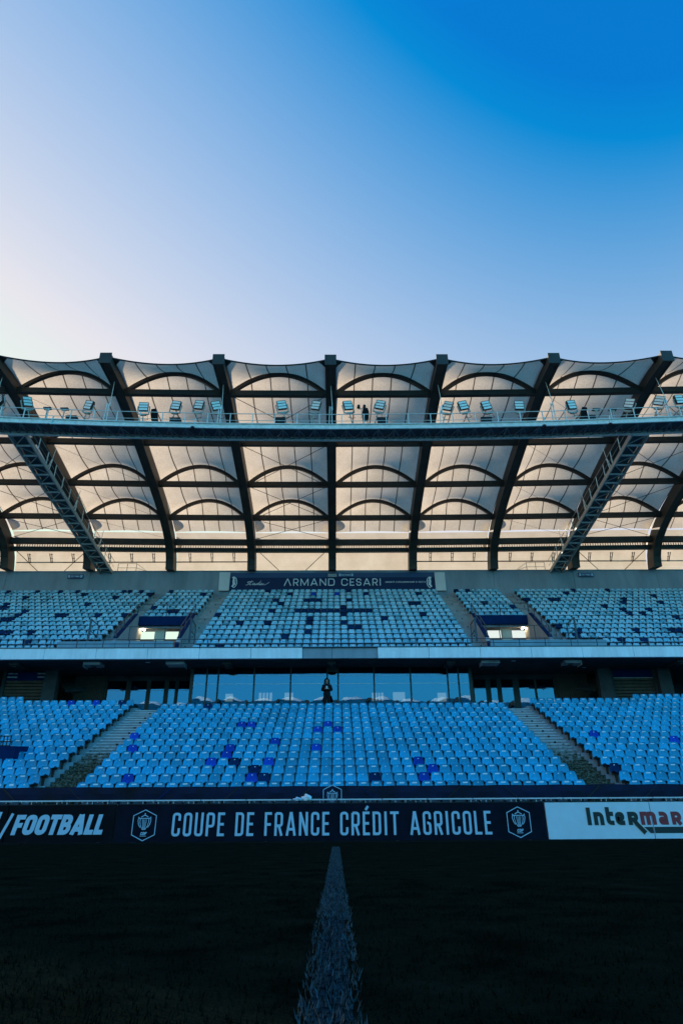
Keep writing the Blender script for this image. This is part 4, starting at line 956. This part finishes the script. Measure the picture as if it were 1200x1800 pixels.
def a_of(D):      # height of the cloth over the rib line in the middle of a bay
    st_ = [EDGE]+ARCH+[BACK]
    for d0, d1 in zip(st_[:-1], st_[1:]):
        if d0 <= D <= d1:
            t = (D-d0)/(d1-d0); h0 = 0.0 if d0 == EDGE else RISE; h1 = .12 if d1 == BACK else RISE
            return h0*(1-t)+h1*t - (1.0 if d0 != EDGE and d1 != BACK else .35)*t*(1-t)*2.6*(.8 if d1 != BACK else 1)
    return .12
OFF = .60
def membrane(x0, x1):
    nx, sub = 20, 7; st_ = [EDGE]+ARCH+[BACK]; Ds = []
    for d0, d1 in zip(st_[:-1], st_[1:]): Ds += [d0+(d1-d0)*q/sub for q in range(sub)]
    Ds.append(BACK)
    vs = []; uv = []; nrow = 0
    for D in Ds:
        for i in range(nx+1):
            s_ = i/nx; c = 4*s_*(1-s_); x = x0+(x1-x0)*s_
            pull = .55*c*max(0, 1-(D-EDGE)/(ARCH[0]-EDGE))
            y = D+pull; z = rib_h(y)+OFF + a_of(D)*c - .0
            vs.append((x, y+bend(x), z)); uv.append((s_, (D-EDGE)/20))
        nrow += 1
    low = [(50.93,23.36),(51.5,22.95),(51.95,22.45),(52.38,21.75),(52.62,20.9),(52.72,20.2)]
    fs = []
    for j in range(nrow-1):
        for i in range(nx): fs.append((j*(nx+1)+i, j*(nx+1)+i+1, (j+1)*(nx+1)+i+1, (j+1)*(nx+1)+i))
    b0 = len(vs)
    for q, (D, h) in enumerate(low):
        for i in range(nx+1):
            s_ = i/nx; x = x0+(x1-x0)*s_; vs.append((x, D+bend(x)+.12, h+.12)); uv.append((.1+.0*s_, 1+q*.05))
    for j in range(len(low)-1):
        for i in range(nx): fs.append((b0+j*(nx+1)+i, b0+j*(nx+1)+i+1, b0+(j+1)*(nx+1)+i+1, b0+(j+1)*(nx+1)+i))
    me = bpy.data.meshes.new('membrane'); me.from_pydata(vs, [], fs); me.materials.append(M['membrane'])
    ul = me.uv_layers.new(name='UVMap')
    ul.data.foreach_set('uv', [c for lp in me.loops for c in uv[lp.vertex_index]])
    me.polygons.foreach_set('use_smooth', [True]*len(fs)); me.update(); return me
def on_edge(x0, x1, s_, dz=0):
    c = 4*s_*(1-s_); x = x0+(x1-x0)*s_; y = EDGE+.55*c; return (x, y+bend(x), rib_h(y)+OFF+dz)
mem_objs = []
for k in range(K0, K1):
    x0 = X0+S*k+RW/2-.02; x1 = X0+S*(k+1)-RW/2+.02; inv = -5 <= k <= 4
    o = link('membrane', membrane(x0, x1)); kids.append(o); mem_objs.append(o)
    mb = MB(); mb.tube([on_edge(x0, x1, q/16) for q in range(17)], .05, 6)
    for q, s_ in ((0, 1), (1, -1)):
        c0 = Vector(on_edge(x0, x1, q)); c1 = Vector(on_edge(x0, x1, .07 if q == 0 else .93)); c2 = c0+Vector((0,.6,-.12))
        mb.add([c0, c1, c2, c0+Vector((0,0,-.03)), c1+Vector((0,0,-.03)), c2+Vector((0,0,-.03))], [(0,1,2),(5,4,3)])
    kids.append(mb.build('edge_cable', M['steel_dark']))
    mp_ = MB()
    for D in ARCH:
        xm_ = (x0+x1)/2; z = rib_h(D)+.0; mp_.beam((x0,D+bend(x0),z+.12),(x1,D+bend(x1),z+.12),.22,.40)
        mp_.beam((x0,D+bend(x0),z-.09),(x1,D+bend(x1),z-.09),.30,.03)
        mb = MB(); pts = []
        for q in range(25):
            s_ = q/24; c = 4*s_*(1-s_); x = x0+(x1-x0)*s_; pts.append(Vector((x, D+bend(x), rib_h(D)+.10+(RISE+OFF-.26)*c)))
        for a, b in zip(pts[:-1], pts[1:]): mb.beam(a, b+(b-a)*.06, .24, .24, (0,1,0))
        # fans of fabric cut away: end plates
        for q in (0, -1): mb.box(pts[q].x-.14, pts[q].x+.14, pts[q].y-.16, pts[q].y+.16, pts[q].z-.1, pts[q].z+.22)
        if inv: kids.append(mb.build('arch', M['steel_dark']))
    z = 22.56; mp_.beam((x0,BACK+bend(x0),z),(x1,BACK+bend(x1),z),.3,.50); mp_.beam((x0,51.45+bend(x0),21.98),(x1,51.45+bend(x1),21.98),.25,.34)
    kids.append(mp_.build('purlins', M['steel_dark']))
    if inv:
        mb = MB(); hl = P(590,988 if k not in (-1, 0) else 988,52.3).z
        if k != -1 and k != 0: mb.tube([(x0,52.2,hl),(x1,52.2,hl)], .05)
        if k != -1 and k != 0:
            for q in range(3):
                x = x0+(x1-x0)*(.2+.3*q)
                for dx in (-.09, .09): mb.beam((x+dx,51.5,21.8),(x+dx*.6,52.05,hl-.12),.05,.05)
                for t in (.35, .7): mb.beam((x-.09,51.5+.55*t,22.1+(hl-22.1)*t),(x+.09,51.5+.55*t,22.1+(hl-22.1)*t),.04,.04)
        for q in range(26):
            x = x0+.5+(x1-x0-1)*q/25; mb.box(x, x+.05, 51.30+bend(x), 51.34+bend(x), 22.14, 22.36)
        mb.beam((x0,51.3+bend(x0),22.14),(x1,51.3+bend(x1),22.14),.05,.05)
        kids.append(mb.build('service_rail', M['steel_dark']))
        mb = MB()       # cross-bracing wires
        for (d0, d1) in ((ARCH[0], ARCH[1]), (ARCH[1], ARCH[2]), (ARCH[2], ARCH[3]), (ARCH[3], BACK)):
            if k in (-4, -1, 3) or (k in (-3, 2)):
                r_ = .022 if k in (-4, -1, 3) else .010
                mb.tube([(x0,d0+bend(x0),rib_h(d0)-.02),(x1,d1+bend(x1),rib_h(d1)-.02)], r_, 5); 
                if r_ > .02: mb.tube([(x1,d0+bend(x1),rib_h(d0)-.05),(x0,d1+bend(x0),rib_h(d1)-.05)], r_, 5)
        if k in (-4, -1, 3, -5):
            mb.tube([(x0,51.5,22.2),(x0+2.3,52.3,20.2)], .03, 5); mb.tube([(x1,51.5,22.2),(x1-2.3,52.3,20.2)], .03, 5)
        if mb.v: kids.append(mb.build('bracing_wire', M['steel_dark']))
for k in range(-4, 5):               # round reinforcing patches of cloth where ribs meet the rear purlins
    x = X0+S*k; mb = MB(); n = 20; c = Vector((x, 51.0+bend(x), 22.75))
    prof = lambda y: float(np.interp(y, [49.6, 51.0, 51.5, 51.95, 52.38, 52.62], [rib_h(49.6)+OFF, rib_h(51.0)+OFF, 22.97, 22.57, 21.87, 21.0]))
    for c0, rr, kk in ((50.55, .80, .75), (51.9, .75, .55)):
        ring = [Vector((x+rr*math.cos(2*math.pi*q/n), c0+rr*kk*math.sin(2*math.pi*q/n)+bend(x), prof(c0+rr*kk*math.sin(2*math.pi*q/n))+.30)) for q in range(n)]
        mb.add(ring, [tuple(range(n))])
    kids.append(mb.build('membrane_patch', M['patch']))
adopt(rf, kids)

# ------------------------------------------------------------------ catwalk
CH = 22.6
def cw_y(x):                    # faceted front line of the catwalk
    nodes = [X0+S*k for k in range(-5, 6)]
    return float(np.interp(x, nodes, [33.4-.0019*min(abs(n),26)**2 for n in nodes]))
nodes = [X0+S*k for k in range(-5, 6)]
ct = thing('lighting_catwalk', 'long galvanised lighting catwalk hung below the front of the membrane roof', 'catwalk', (0, 34, CH)); kids = []
mrod = MB(); mdeck = MB(); mbeam = MB(); mtr = MB(); mrail = MB(); mpost = MB(); mhang = MB()
for a, b in zip(nodes[:-1], nodes[1:]):
    ya, yb = cw_y(a), cw_y(b); A = Vector((a, ya, CH)); B = Vector((b, yb, CH)); bk = Vector((0, 1.15, 0))
    mdeck.add([A+Vector((0,.05,.2)), B+Vector((0,.05,.2)), B+bk+Vector((0,0,.2)), A+bk+Vector((0,0,.2)), A+Vector((0,.05,.16)), B+Vector((0,.05,.16)), B+bk+Vector((0,0,.16)), A+bk+Vector((0,0,.16))], [(0,1,2,3),(7,6,5,4),(0,4,5,1),(2,6,7,3)])
    mbeam.beam(A+Vector((0,0,.17)), B+Vector((0,0,.17)), .06, .34); mbeam.beam(A+Vector((0,-.05,.00)), B+Vector((0,-.05,.00)), .10, .05); mbeam.beam(A+Vector((0,-.05,.34)), B+Vector((0,-.05,.34)), .10, .05)
    mtr.beam(A+bk, B+bk, .16, .22); 
    n = 7
    for q in range(n):
        p0 = A.lerp(B, q/n); p1 = A.lerp(B, (q+1)/n); pm = p0.lerp(p1, .5)
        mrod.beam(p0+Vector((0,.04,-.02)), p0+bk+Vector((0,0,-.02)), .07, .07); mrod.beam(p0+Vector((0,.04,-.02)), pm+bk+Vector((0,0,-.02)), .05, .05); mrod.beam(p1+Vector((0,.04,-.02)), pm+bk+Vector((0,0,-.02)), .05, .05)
    for off in (Vector((0,0,0)), bk):
        for h in (1.12, .62): mrail.tube([A+off+Vector((0,0,h)), B+off+Vector((0,0,h))], .026 if h > 1 else .018, 6)
        for q in range(5):
            p0 = A.lerp(B, (q+.5)/5); mpost = MB(); mpost.beam(p0+off+Vector((0,0,.2)), p0+off+Vector((0,0,1.12)), .05, .05); kids.append(mpost.build('rail_post', M['galv'])) if abs(a+S/2) < 30 else None
    mrail.tube([A+bk+Vector((0,0,.36)), B+bk+Vector((0,0,.36))], .02, 5)
    mhang = MB()
    for dx in (-.1, .1): mhang.beam(A+Vector((dx,0,.1)), A+Vector((dx*.6,.05,1.75)), .05, .05)
    mhang.tube([A+Vector((.12,.05,1.5)), Vector((a, cw_y(a)+.35, rib_h(cw_y(a)+.35)+.05))], .02, 5)
    mhang.beam(A+bk+Vector((.3,0,.1)), A+bk+Vector((.3,.2,.9)), .08, .08); mhang.box(a+.2, a+1.2, ya+.75, ya+1.0, CH+.22, CH+.42); kids.append(mhang.build('hanger', M['galv']))
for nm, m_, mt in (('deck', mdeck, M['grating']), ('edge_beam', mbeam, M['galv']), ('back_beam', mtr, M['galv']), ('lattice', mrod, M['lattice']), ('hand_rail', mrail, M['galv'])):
    kids.append(m_.build(nm, mt))
adopt(ct, kids)
# inclined gangways
for (xc, sg), dr in (((-19.95, 1), 'left'), ((19.25, -1), 'right')):
    gw = thing('inclined_gangway', f'sloping galvanised gangway under the {dr} rib from catwalk down to rear wall', 'gangway', (xc, 43, 21), 'inclined gangways under the roof')
    A = Vector((xc, cw_y(xc)+1.2, CH-.05)); B = Vector((xc, 52.3, WT-.1)); kids = []
    e = Vector((.52, 0, 0)); mb = MB()
    for s_ in (-1, 1): mb.beam(A+e*s_, B+e*s_, .09, .30)
    kids.append(mb.build('side_beams', M['galv_dull']))
    n = 18; mr2 = MB(); mbr = MB()
    for q in range(n+1):
        p0 = A.lerp(B, q/n); mr2 = MB(); mr2.beam(p0-e+Vector((0,0,-.08)), p0+e+Vector((0,0,-.08)), .14, .06); kids.append(mr2.build('cross_bar', M['galv']))
        if q < n:
            p1 = A.lerp(B, (q+1)/n); z_ = Vector((0,0,-.05)); mbr.beam(p0-e*(1 if q%2 else -1)+z_, p1+e*(1 if q%2 else -1)+z_, .05, .05)
    kids.append(mbr.build('diagonals', M['galv_dull']))
    mb = MB(); z_ = Vector((0,0,.16)); mb.add([A-e*.9+z_, A+e*.9+z_, B+e*.9+z_, B-e*.9+z_, A-e*.9+z_+Vector((0,0,.03)), A+e*.9+z_+Vector((0,0,.03)), B+e*.9+z_+Vector((0,0,.03)), B-e*.9+z_+Vector((0,0,.03))], [(3,2,1,0),(4,5,6,7),(0,1,5,4),(2,3,7,6)]); kids.append(mb.build('deck', M['grating']))
    mb = MB(); mp_ = MB()
    for s_ in (-1, 1):
        for h in (1.1, .6): mb.tube([A+e*s_+Vector((0,0,h)), B+e*s_+Vector((0,0,h))], .022 if h > 1 else .015, 5)
        for q in range(13): p0 = A.lerp(B, (q+.3)/13); mp_.beam(p0+e*s_, p0+e*s_+Vector((0,0,1.1)), .045, .045)
    kids.append(mb.build('hand_rail', M['galv_dull'])); kids.append(mp_.build('rail_posts', M['galv']))
    mb = MB()
    for t in (.2, .47, .78):
        p0 = A.lerp(B, t)+e*sg
        for dx in (-.07, .07): mb.tube([p0+Vector((dx,-.05,0)), p0+Vector((dx*.3,.25,1.0))], .028, 5)
        mb.tube([p0+Vector((0,.25,1.0)), p0+Vector((0,.45,1.95))], .02, 5)
    kids.append(mb.build('hanger_rods', M['galv'])); adopt(gw, kids)
    pr = thing('landing_rail', f'thin grey landing railing on the rear wall at the foot of the {dr} gangway', 'railing', (xc, 52.3, WT), 'landing rails on the rear wall'); mb = MB()
    x1_ = xc+sg*.9; 
    for h in (.4, .8): mb.tube([(x1_,52.3,WT+h),(x1_+sg*1.6,52.3,WT+h),(x1_+sg*2.6,52.3,WT+.05)], .02, 5)
    k1 = mb.build('rail', M['galv_dull']); mb = MB()
    for q in range(3): mb.beam((x1_+sg*.8*q,52.3,WT),(x1_+sg*.8*q,52.3,WT+.8),.04,.04)
    adopt(pr, [k1, mb.build('rail_posts', M['galv_dull'])])

# floodlights
def flood_parts():
    b = MB(); b.box(-.28,.28,-.06,.10,-.30,.30); b.box(-.22,.22,.10,.2,-.24,.24)
    for z in (-.1, .1): b.box(-.29,.29,-.10,-.061,z-.016,z+.016)
    for z in (-.30, .28): b.box(-.29,.29,-.10,-.061,z,z+.02)
    for x in (-.30,.28): b.box(x,x+.02,-.10,-.061,-.29,.29)
    l = MB()
    for z in (-.2, 0, .2): l.box(-.275, .275, -.082, -.0605, z-.082, z+.08)
    k = MB(); 
    for s_ in (-1, 1): k.beam((s_*.38,.04,.05),(s_*.35,.06,-.48),.06,.05)
    k.beam((-.38,.06,-.48),(.38,.06,-.48),.08,.05); k.beam((-.38,.04,.05),(-.31,.04,.05),.05,.05); k.beam((.38,.04,.05),(.31,.04,.05),.05,.05)
    k.tube([(0,.06,-.48),(0.02,.08,-.9),(0.0,.08,-1.5)], .035, 6); k.box(-.2,.2,.0,.16,-.57,-.50)
    c = MB(); c.tube([(.25,.1,-.5),(.32,.12,-.85),(.05,.1,-.9),(-.1,.12,-.75)], .02, 5)
    return b.mesh('housing', M['lampbody']), l.mesh('lens_panel', M['lens']), k.mesh('yoke', M['galv_dull']), c.mesh('cable', M['black'])
FP = flood_parts()
lamps = [(2,704,14,-38),(48,706,18,52),(157,712.5,-14,-18),(253,715.5,0,2),(310,713,-9,-8),(350.5,712,-9,-10),(380,713.5,18,22),(495,712.5,12,12),(555.5,713,-14,-16),(611,713,12,18),(668,712,-14,-12),(787,714,-18,-22),(813,713,14,10),(853.5,713,13,8),(911.5,713,0,0),(1003,712,10,14),(1106,709,-22,-40),(1158,704.5,-22,-36),(1192,702.5,8,10)]
lab = ['half-hidden by the left picture edge', 'turned side-on before the rib left of the sloping gangway', 'alone in the bay between two T-shaped fixtures and second rib', 'facing straight out just left of the black loudspeaker', 'tilted, above a junction box right of the loudspeaker', 'tilted, second from the rib left of centre', 'leaning right, close against the rib left of centre',
       'leaning left over a junction box in the bay left of the middle rib', 'leaning right beside the middle rib, on its left', 'leaning left, nearest the middle rib on its right', 'leaning right of the central black loudspeaker', 'leaning right next to the first rib right of centre', 'leaning left, close pair-mate right of the first rib', 'leaning left above a junction box, second bay right of centre', 'facing straight out near the second rib right of centre',
       'leaning left, beside the right black loudspeaker', 'turned side-on against the rib above the right gangway', 'turned side-on just right of the rib above the right gangway', 'large, at the right picture edge']
for (u, v, roll, yaw), lb in zip(lamps, lab):
    x = P(u, v, 33.9).x; D = cw_y(x)+.55; p = P(u, v, D)
    t = thing('floodlight', 'three-row floodlight ' + lb, 'floodlight', p, 'floodlights on the catwalk')
    t.rotation_euler = (R(4), R(-roll*1.35), R(yaw))
    for me, nm in zip(FP, ('housing', 'lens_panel', 'yoke', 'cable')): link(nm, me, t)
# small T fixtures
def tfix():
    a = MB(); a.box(-.24,.24,-.12,.12,0,.09); b = MB(); b.beam((0,0,0),(0,0,-.75),.05,.05); b.beam((-.12,0,-.05),(.12,0,-.05),.06,.1); return a.mesh('lamp_head', M['lampbody']), b.mesh('stem', M['galv_dull'])
TP = tfix()
for u, v, lb in ((84,719,'small flat lamp on a T-stem, the left one of the left pair'), (114,720,'small flat lamp on a T-stem, the right one of the left pair'), (1047,721,'small flat lamp on a T-stem, the left one of the right pair'), (1076,721,'small flat lamp on a T-stem, the right one of the right pair')):
    x = P(u, v, 33.9).x; t = thing('flat_lamp', lb, 'lamp', P(u, v, cw_y(x)+.7), 'flat lamps on the catwalk')
    link('lamp_head', TP[0], t); link('stem', TP[1], t)
# junction boxes
mb = MB(); mb.box(-.32,.32,-.16,.16,-.17,.17); mb.box(-.35,.35,-.18,.18,.17,.2); mb.box(-.27,.27,-.166,-.16,-.12,.12); me_jb = mb.mesh('junction_box', M['black'])
for u, v, lb in ((126,737.5,'left of the second rib'), (308,741,'below the floodlight right of the left loudspeaker'), (492,740.5,'in the bay left of the middle rib'), (672,740.5,'right of the central loudspeaker'), (854,740,'in the second bay right of centre'), (1036,736.5,'beside the right loudspeaker')):
    x = P(u, v, 33.9).x; o = link('junction_box', me_jb, None, P(u, v, cw_y(x)+.75)); tag(o, f'dark junction box on the catwalk deck {lb}', 'electrical box', 'junction boxes on the catwalk')
# loudspeakers
def speaker():
    mb = MB(); q = [(-.20,-.40),(.20,-.40),(.22,.12),(.14,.40),(-.14,.40),(-.22,.12)]
    f_ = [(x,-.22,z) for x,z in q]; b_ = [(x*.75,.2,z*.9) for x,z in q]
    mb.add(f_+b_, [(0,1,2,3,4,5),(11,10,9,8,7,6)]+[(i,6+i,6+(i+1)%6,(i+1)%6) for i in range(6)])
    g_ = MB(); q2 = [(x*.88,z*.9) for x,z in q]; g_.add([(x,-.232,z) for x,z in q2]+[(x,-.22,z) for x,z in q2], [(0,1,2,3,4,5)]+[(i,6+i,6+(i+1)%6,(i+1)%6) for i in range(6)])
    s_ = MB(); s_.beam((-.12,0,-.38),(-.16,0,-.72),.04,.04); s_.beam((.12,0,-.38),(.16,0,-.72),.04,.04)
    return mb.mesh('cabinet', M['black']), g_.mesh('grille', M['cloth_black']), s_.mesh('stand', M['black'])
SP = speaker()
for u, v, ry, lb in ((272.5,731,8,'black loudspeaker on the catwalk tilted between the left floodlights'), (642,729.5,0,'black loudspeaker on the catwalk just right of the middle rib'), (1024,728,-10,'black loudspeaker on the catwalk leaning beside the right junction box')):
    x = P(u, v, 33.9).x; t = thing('loudspeaker', lb, 'loudspeaker', P(u, v, cw_y(x)+.5), 'loudspeakers on the catwalk'); t.rotation_euler = (R(10), R(-ry), 0)
    for me, nm in zip(SP, ('cabinet', 'grille', 'stand')): link(nm, me, t)
ds = thing('siren_horn', 'pair of small black horns on a stem above the central loudspeaker', 'horn', P(634.5,717,33.95)); kids = []
mb = MB(); c = P(630,716,33.95); c2 = P(640,716,33.95)
for q in (c, c2): mb.ell(q, .11, .14, .10); mb.tube([q+Vector((0,-.08,0)), q+Vector((0,-.2,0))], .09, 8)
kids.append(mb.build('horn', M['black'])); mb = MB(); m0 = P(635,722,33.95); mb.beam(c-Vector((0,0,.12)), c2-Vector((0,0,.12)), .04, .04); mb.beam((c+c2)/2-Vector((0,0,.12)), (c+c2)/2-Vector((0,0,.85)), .04, .04); kids.append(mb.build('stem', M['galv_dull'])); adopt(ds, kids)
for u, v, lb in ((86,747.5,'left of the second rib'), (338.5,752,'below the tilted floodlights left of centre'), (956,749,'beside the second rib right of centre'), (1072,746,'above the right gangway')):
    x = P(u, v, 33.3).x; D = cw_y(x)-.14; c = P(u, v, D); t = thing('dome_camera', f'small black dome camera under the catwalk edge beam {lb}', 'camera', c, 'dome cameras on the catwalk'); 
    mb = MB(); mb.ell((0,0,0), .13, .13, .12); link('dome', mb.mesh('dome', M['black'], True), t)
    mb = MB(); mb.tube([(0,0,.06),(0,0,.14)], .1, 8); mb.beam((0.05,.1,.14),(.12,.1,.75),.06,.06); link('arm', mb.mesh('arm', M['galv']), t)

# ------------------------------------------------------------------ person
def build_person():
    pc = P(574.5, 1193.5, 38.25); floor = WALK; H = pc.z - floor; s = H/1.80; cx_, cy_ = pc.x, 38.25
    J = {'pelvis':(0,0,.95,.135),'waist':(0,-.01,1.12,.14),'chest':(0,-.01,1.33,.165),'neck':(0,-.01,1.52,.075),'head0':(0,-.02,1.60,.095),'head1':(0,-.015,1.70,.11),'head2':(0,0,1.77,.085)}
    E = [('pelvis','waist'),('waist','chest'),('chest','neck'),('neck','head0'),('head0','head1'),('head1','head2')]
    for sg, nm in ((-1,'l'),(1,'r')):
        J.update({nm+'hip':(sg*.10,0,.88,.115),nm+'knee':(sg*.115,-.015,.50,.08),nm+'ank':(sg*.12,.02,.10,.055),nm+'toe':(sg*.14,-.14,.045,.045),
                  nm+'sh':(sg*.20,0,1.44,.085),nm+'el':(sg*.27,-.02,1.17,.068),nm+'wr':(sg*.09,-.22,1.22,.042),nm+'palm':(sg*.05,-.265,1.255,.032)})
        E += [('pelvis',nm+'hip'),(nm+'hip',nm+'knee'),(nm+'knee',nm+'ank'),(nm+'ank',nm+'toe'),('chest',nm+'sh'),(nm+'sh',nm+'el'),(nm+'el',nm+'wr'),(nm+'wr',nm+'palm')]
        for f in range(4):
            a = nm+'f%d' % f; J[a] = (sg*(.035-.004*f), -.30+.004*f, 1.285-.018*f, .010); J[a+'t'] = (sg*.004, -.315+.003*f, 1.292-.018*f+.006*(f%2), .009)
            E += [(nm+'palm', a), (a, a+'t')]
        J[nm+'th'] = (sg*.03,-.255,1.30,.011); J[nm+'tht'] = (sg*.012,-.285,1.325,.010); E += [(nm+'palm',nm+'th'),(nm+'th',nm+'tht')]
    names = list(J); idx = {n: i for i, n in enumerate(names)}
    me = bpy.data.meshes.new('body'); me.from_pydata([tuple(c*s for c in J[n][:3]) for n in names], [(idx[a], idx[b]) for a, b in E], [])
    o = bpy.data.objects.new('tmp', me); col.objects.link(o)
    md = o.modifiers.new('skin', 'SKIN'); md.use_smooth_shade = True
    for n in names:
        r_ = J[n][3]*s; me.skin_vertices[0].data[idx[n]].radius = (r_*(1.12 if n in ('chest','waist','pelvis') else 1), r_); me.skin_vertices[0].data[idx[n]].use_root = (n == 'pelvis')
    o.modifiers.new('sub', 'SUBSURF').levels = 1
    dg = bpy.context.evaluated_depsgraph_get(); nm_ = bpy.data.meshes.new_from_object(o.evaluated_get(dg)); bpy.data.objects.remove(o)
    nm_.name = 'person'; nm_.materials.clear(); nm_.materials.append(M['cloth_black']); nm_.materials.append(M['skin'])
    for p in nm_.polygons:
        c = p.center/s; p.material_index = 1 if (c.y < -.235 and c.z > 1.2) or (c.z > 1.53 and c.y < -.05) else 0
    p = link('person', nm_, None, (cx_, cy_, floor)); tag(p, 'person in black hooded top and trousers standing before the lounge glass holding a device', 'person')
    mb = MB()          # hood: shell open at the front, falling to the shoulders
    for j in range(9):
        pass
    n, m_ = 16, 8; vs = []; fs = []
    for j in range(m_+1):
        ph = .05+2.35*j/m_; rad = .155*math.sin(min(ph, 2.0))+(.05 if j == m_ else 0); z = 1.685+.165*math.cos(ph)
        for i in range(n+1):
            th = math.pi*(-.5)+.75+(2*math.pi-1.5)*i/n; vs.append((rad*math.cos(th)*s, (rad*1.05*math.sin(th)+.012)*s, z*s))
    for j in range(m_):
        for i in range(n): fs.append((j*(n+1)+i, (j+1)*(n+1)+i, (j+1)*(n+1)+i+1, j*(n+1)+i+1))
    vs2 = [(x*.93, y*.93, z-.004) for x, y, z in vs]; o_ = len(vs); mb.add(vs+vs2, fs+[tuple(i+o_ for i in f)[::-1] for f in fs])
    mb.build('hood', M['cloth_black'], p, True)
    mb = MB()
    for q in range(6): pass
    mb.ell((0,-.01*s,1.29*s), .235*s, .15*s, .27*s, 16, 10); mb.ell((0,-.0*s,1.02*s), .20*s, .145*s, .2*s, 16, 8)
    mb.build('hooded_top', M['cloth_black'], p, True)
    mb = MB()
    for sg in (-1, 1): mb.ell((sg*.035*s,-.118*s,1.665*s), .011*s, .008*s, .007*s)
    mb.build('eyes', M['black'], p, True)
    mb = MB(); mb.ell((0,-.128*s,1.635*s), .014*s, .018*s, .022*s); mb.ell((0,-.112*s,1.595*s), .026*s, .008*s, .006*s); mb.build('nose_and_mouth', M['skin'], p, True)
    dv = MB(); dv.box(-.045*s,.045*s,-.012*s,.0,-.07*s,.07*s); dv.box(-.018*s,.018*s,-.035*s,-.0121*s,-.018*s,.018*s)
    d = dv.build('handheld_device', M['phone'], None, False, (cx_, cy_-.335*s, floor+1.285*s)); tag(d, 'small pale device held at the chest by the person in black', 'device')
build_person()

# ------------------------------------------------------------------ opposite stand (seen mirrored in the lounge glass)
YM = -40.6
op = thing('opposite_stand', 'white membrane roofed stand across the pitch mirrored in the lounge glass', 'stand', (0, YM-45, 0)); kids = []
mb = MB()
for (y0, z0, y1, z1) in ((26, 1.1, 38.5, 6.3), (39, 9.9, 52, 18.4)):
    n = 14
    for q in range(n):
        a = y0+(y1-y0)*q/n; b = y0+(y1-y0)*(q+1)/n; za = z0+(z1-z0)*q/n; zb_ = z0+(z1-z0)*(q+1)/n
        mb.box(-62, 62, YM-b, YM-a, za-.4, zb_)
mb.box(-62, 62, YM-52.5, YM-52.2, 0, 20.4); mb.box(-62, 62, YM-38.9, YM-38.6, 6.2, 9.9)
kids.append(mb.build('opposite_terrace', M['seat']))
first = [o for o in rf.children if o.name.split('.')[0] == 'membrane']
om = membrane(X0+RW/2-.02, X0+S-RW/2+.02); om.materials.clear(); om.materials.append(mat('white_cloth', (0.85, 0.85, 0.85), 0.8)); OPP = [om]
NB = {o.name: K0+i for i, o in enumerate(mem_objs)}
rot = Matrix.Translation((0, YM, 0)) @ Matrix.Rotation(math.pi, 4, 'Z')
extra = []
for o in list(rf.children):
    if o.name.split('.')[0] in ('rib', 'membrane') and abs(sum(v.co.x for v in o.data.vertices)/len(o.data.vertices)) < 62:
        c = o.copy(); c.data = o.data if o.name.startswith('rib') else OPP[0]; col.objects.link(c); c.parent = op; extra.append(c)
        c.matrix_parent_inverse = Matrix.Translation(-op.location) @ rot
        c.matrix_basis = Matrix.Identity(4)
        if o.name.startswith('membrane'): c.matrix_parent_inverse = Matrix.Translation(-op.location) @ rot @ Matrix.Translation((S*NB[o.name], 0, 0))
adopt(op, kids)
bpy.context.view_layer.update()
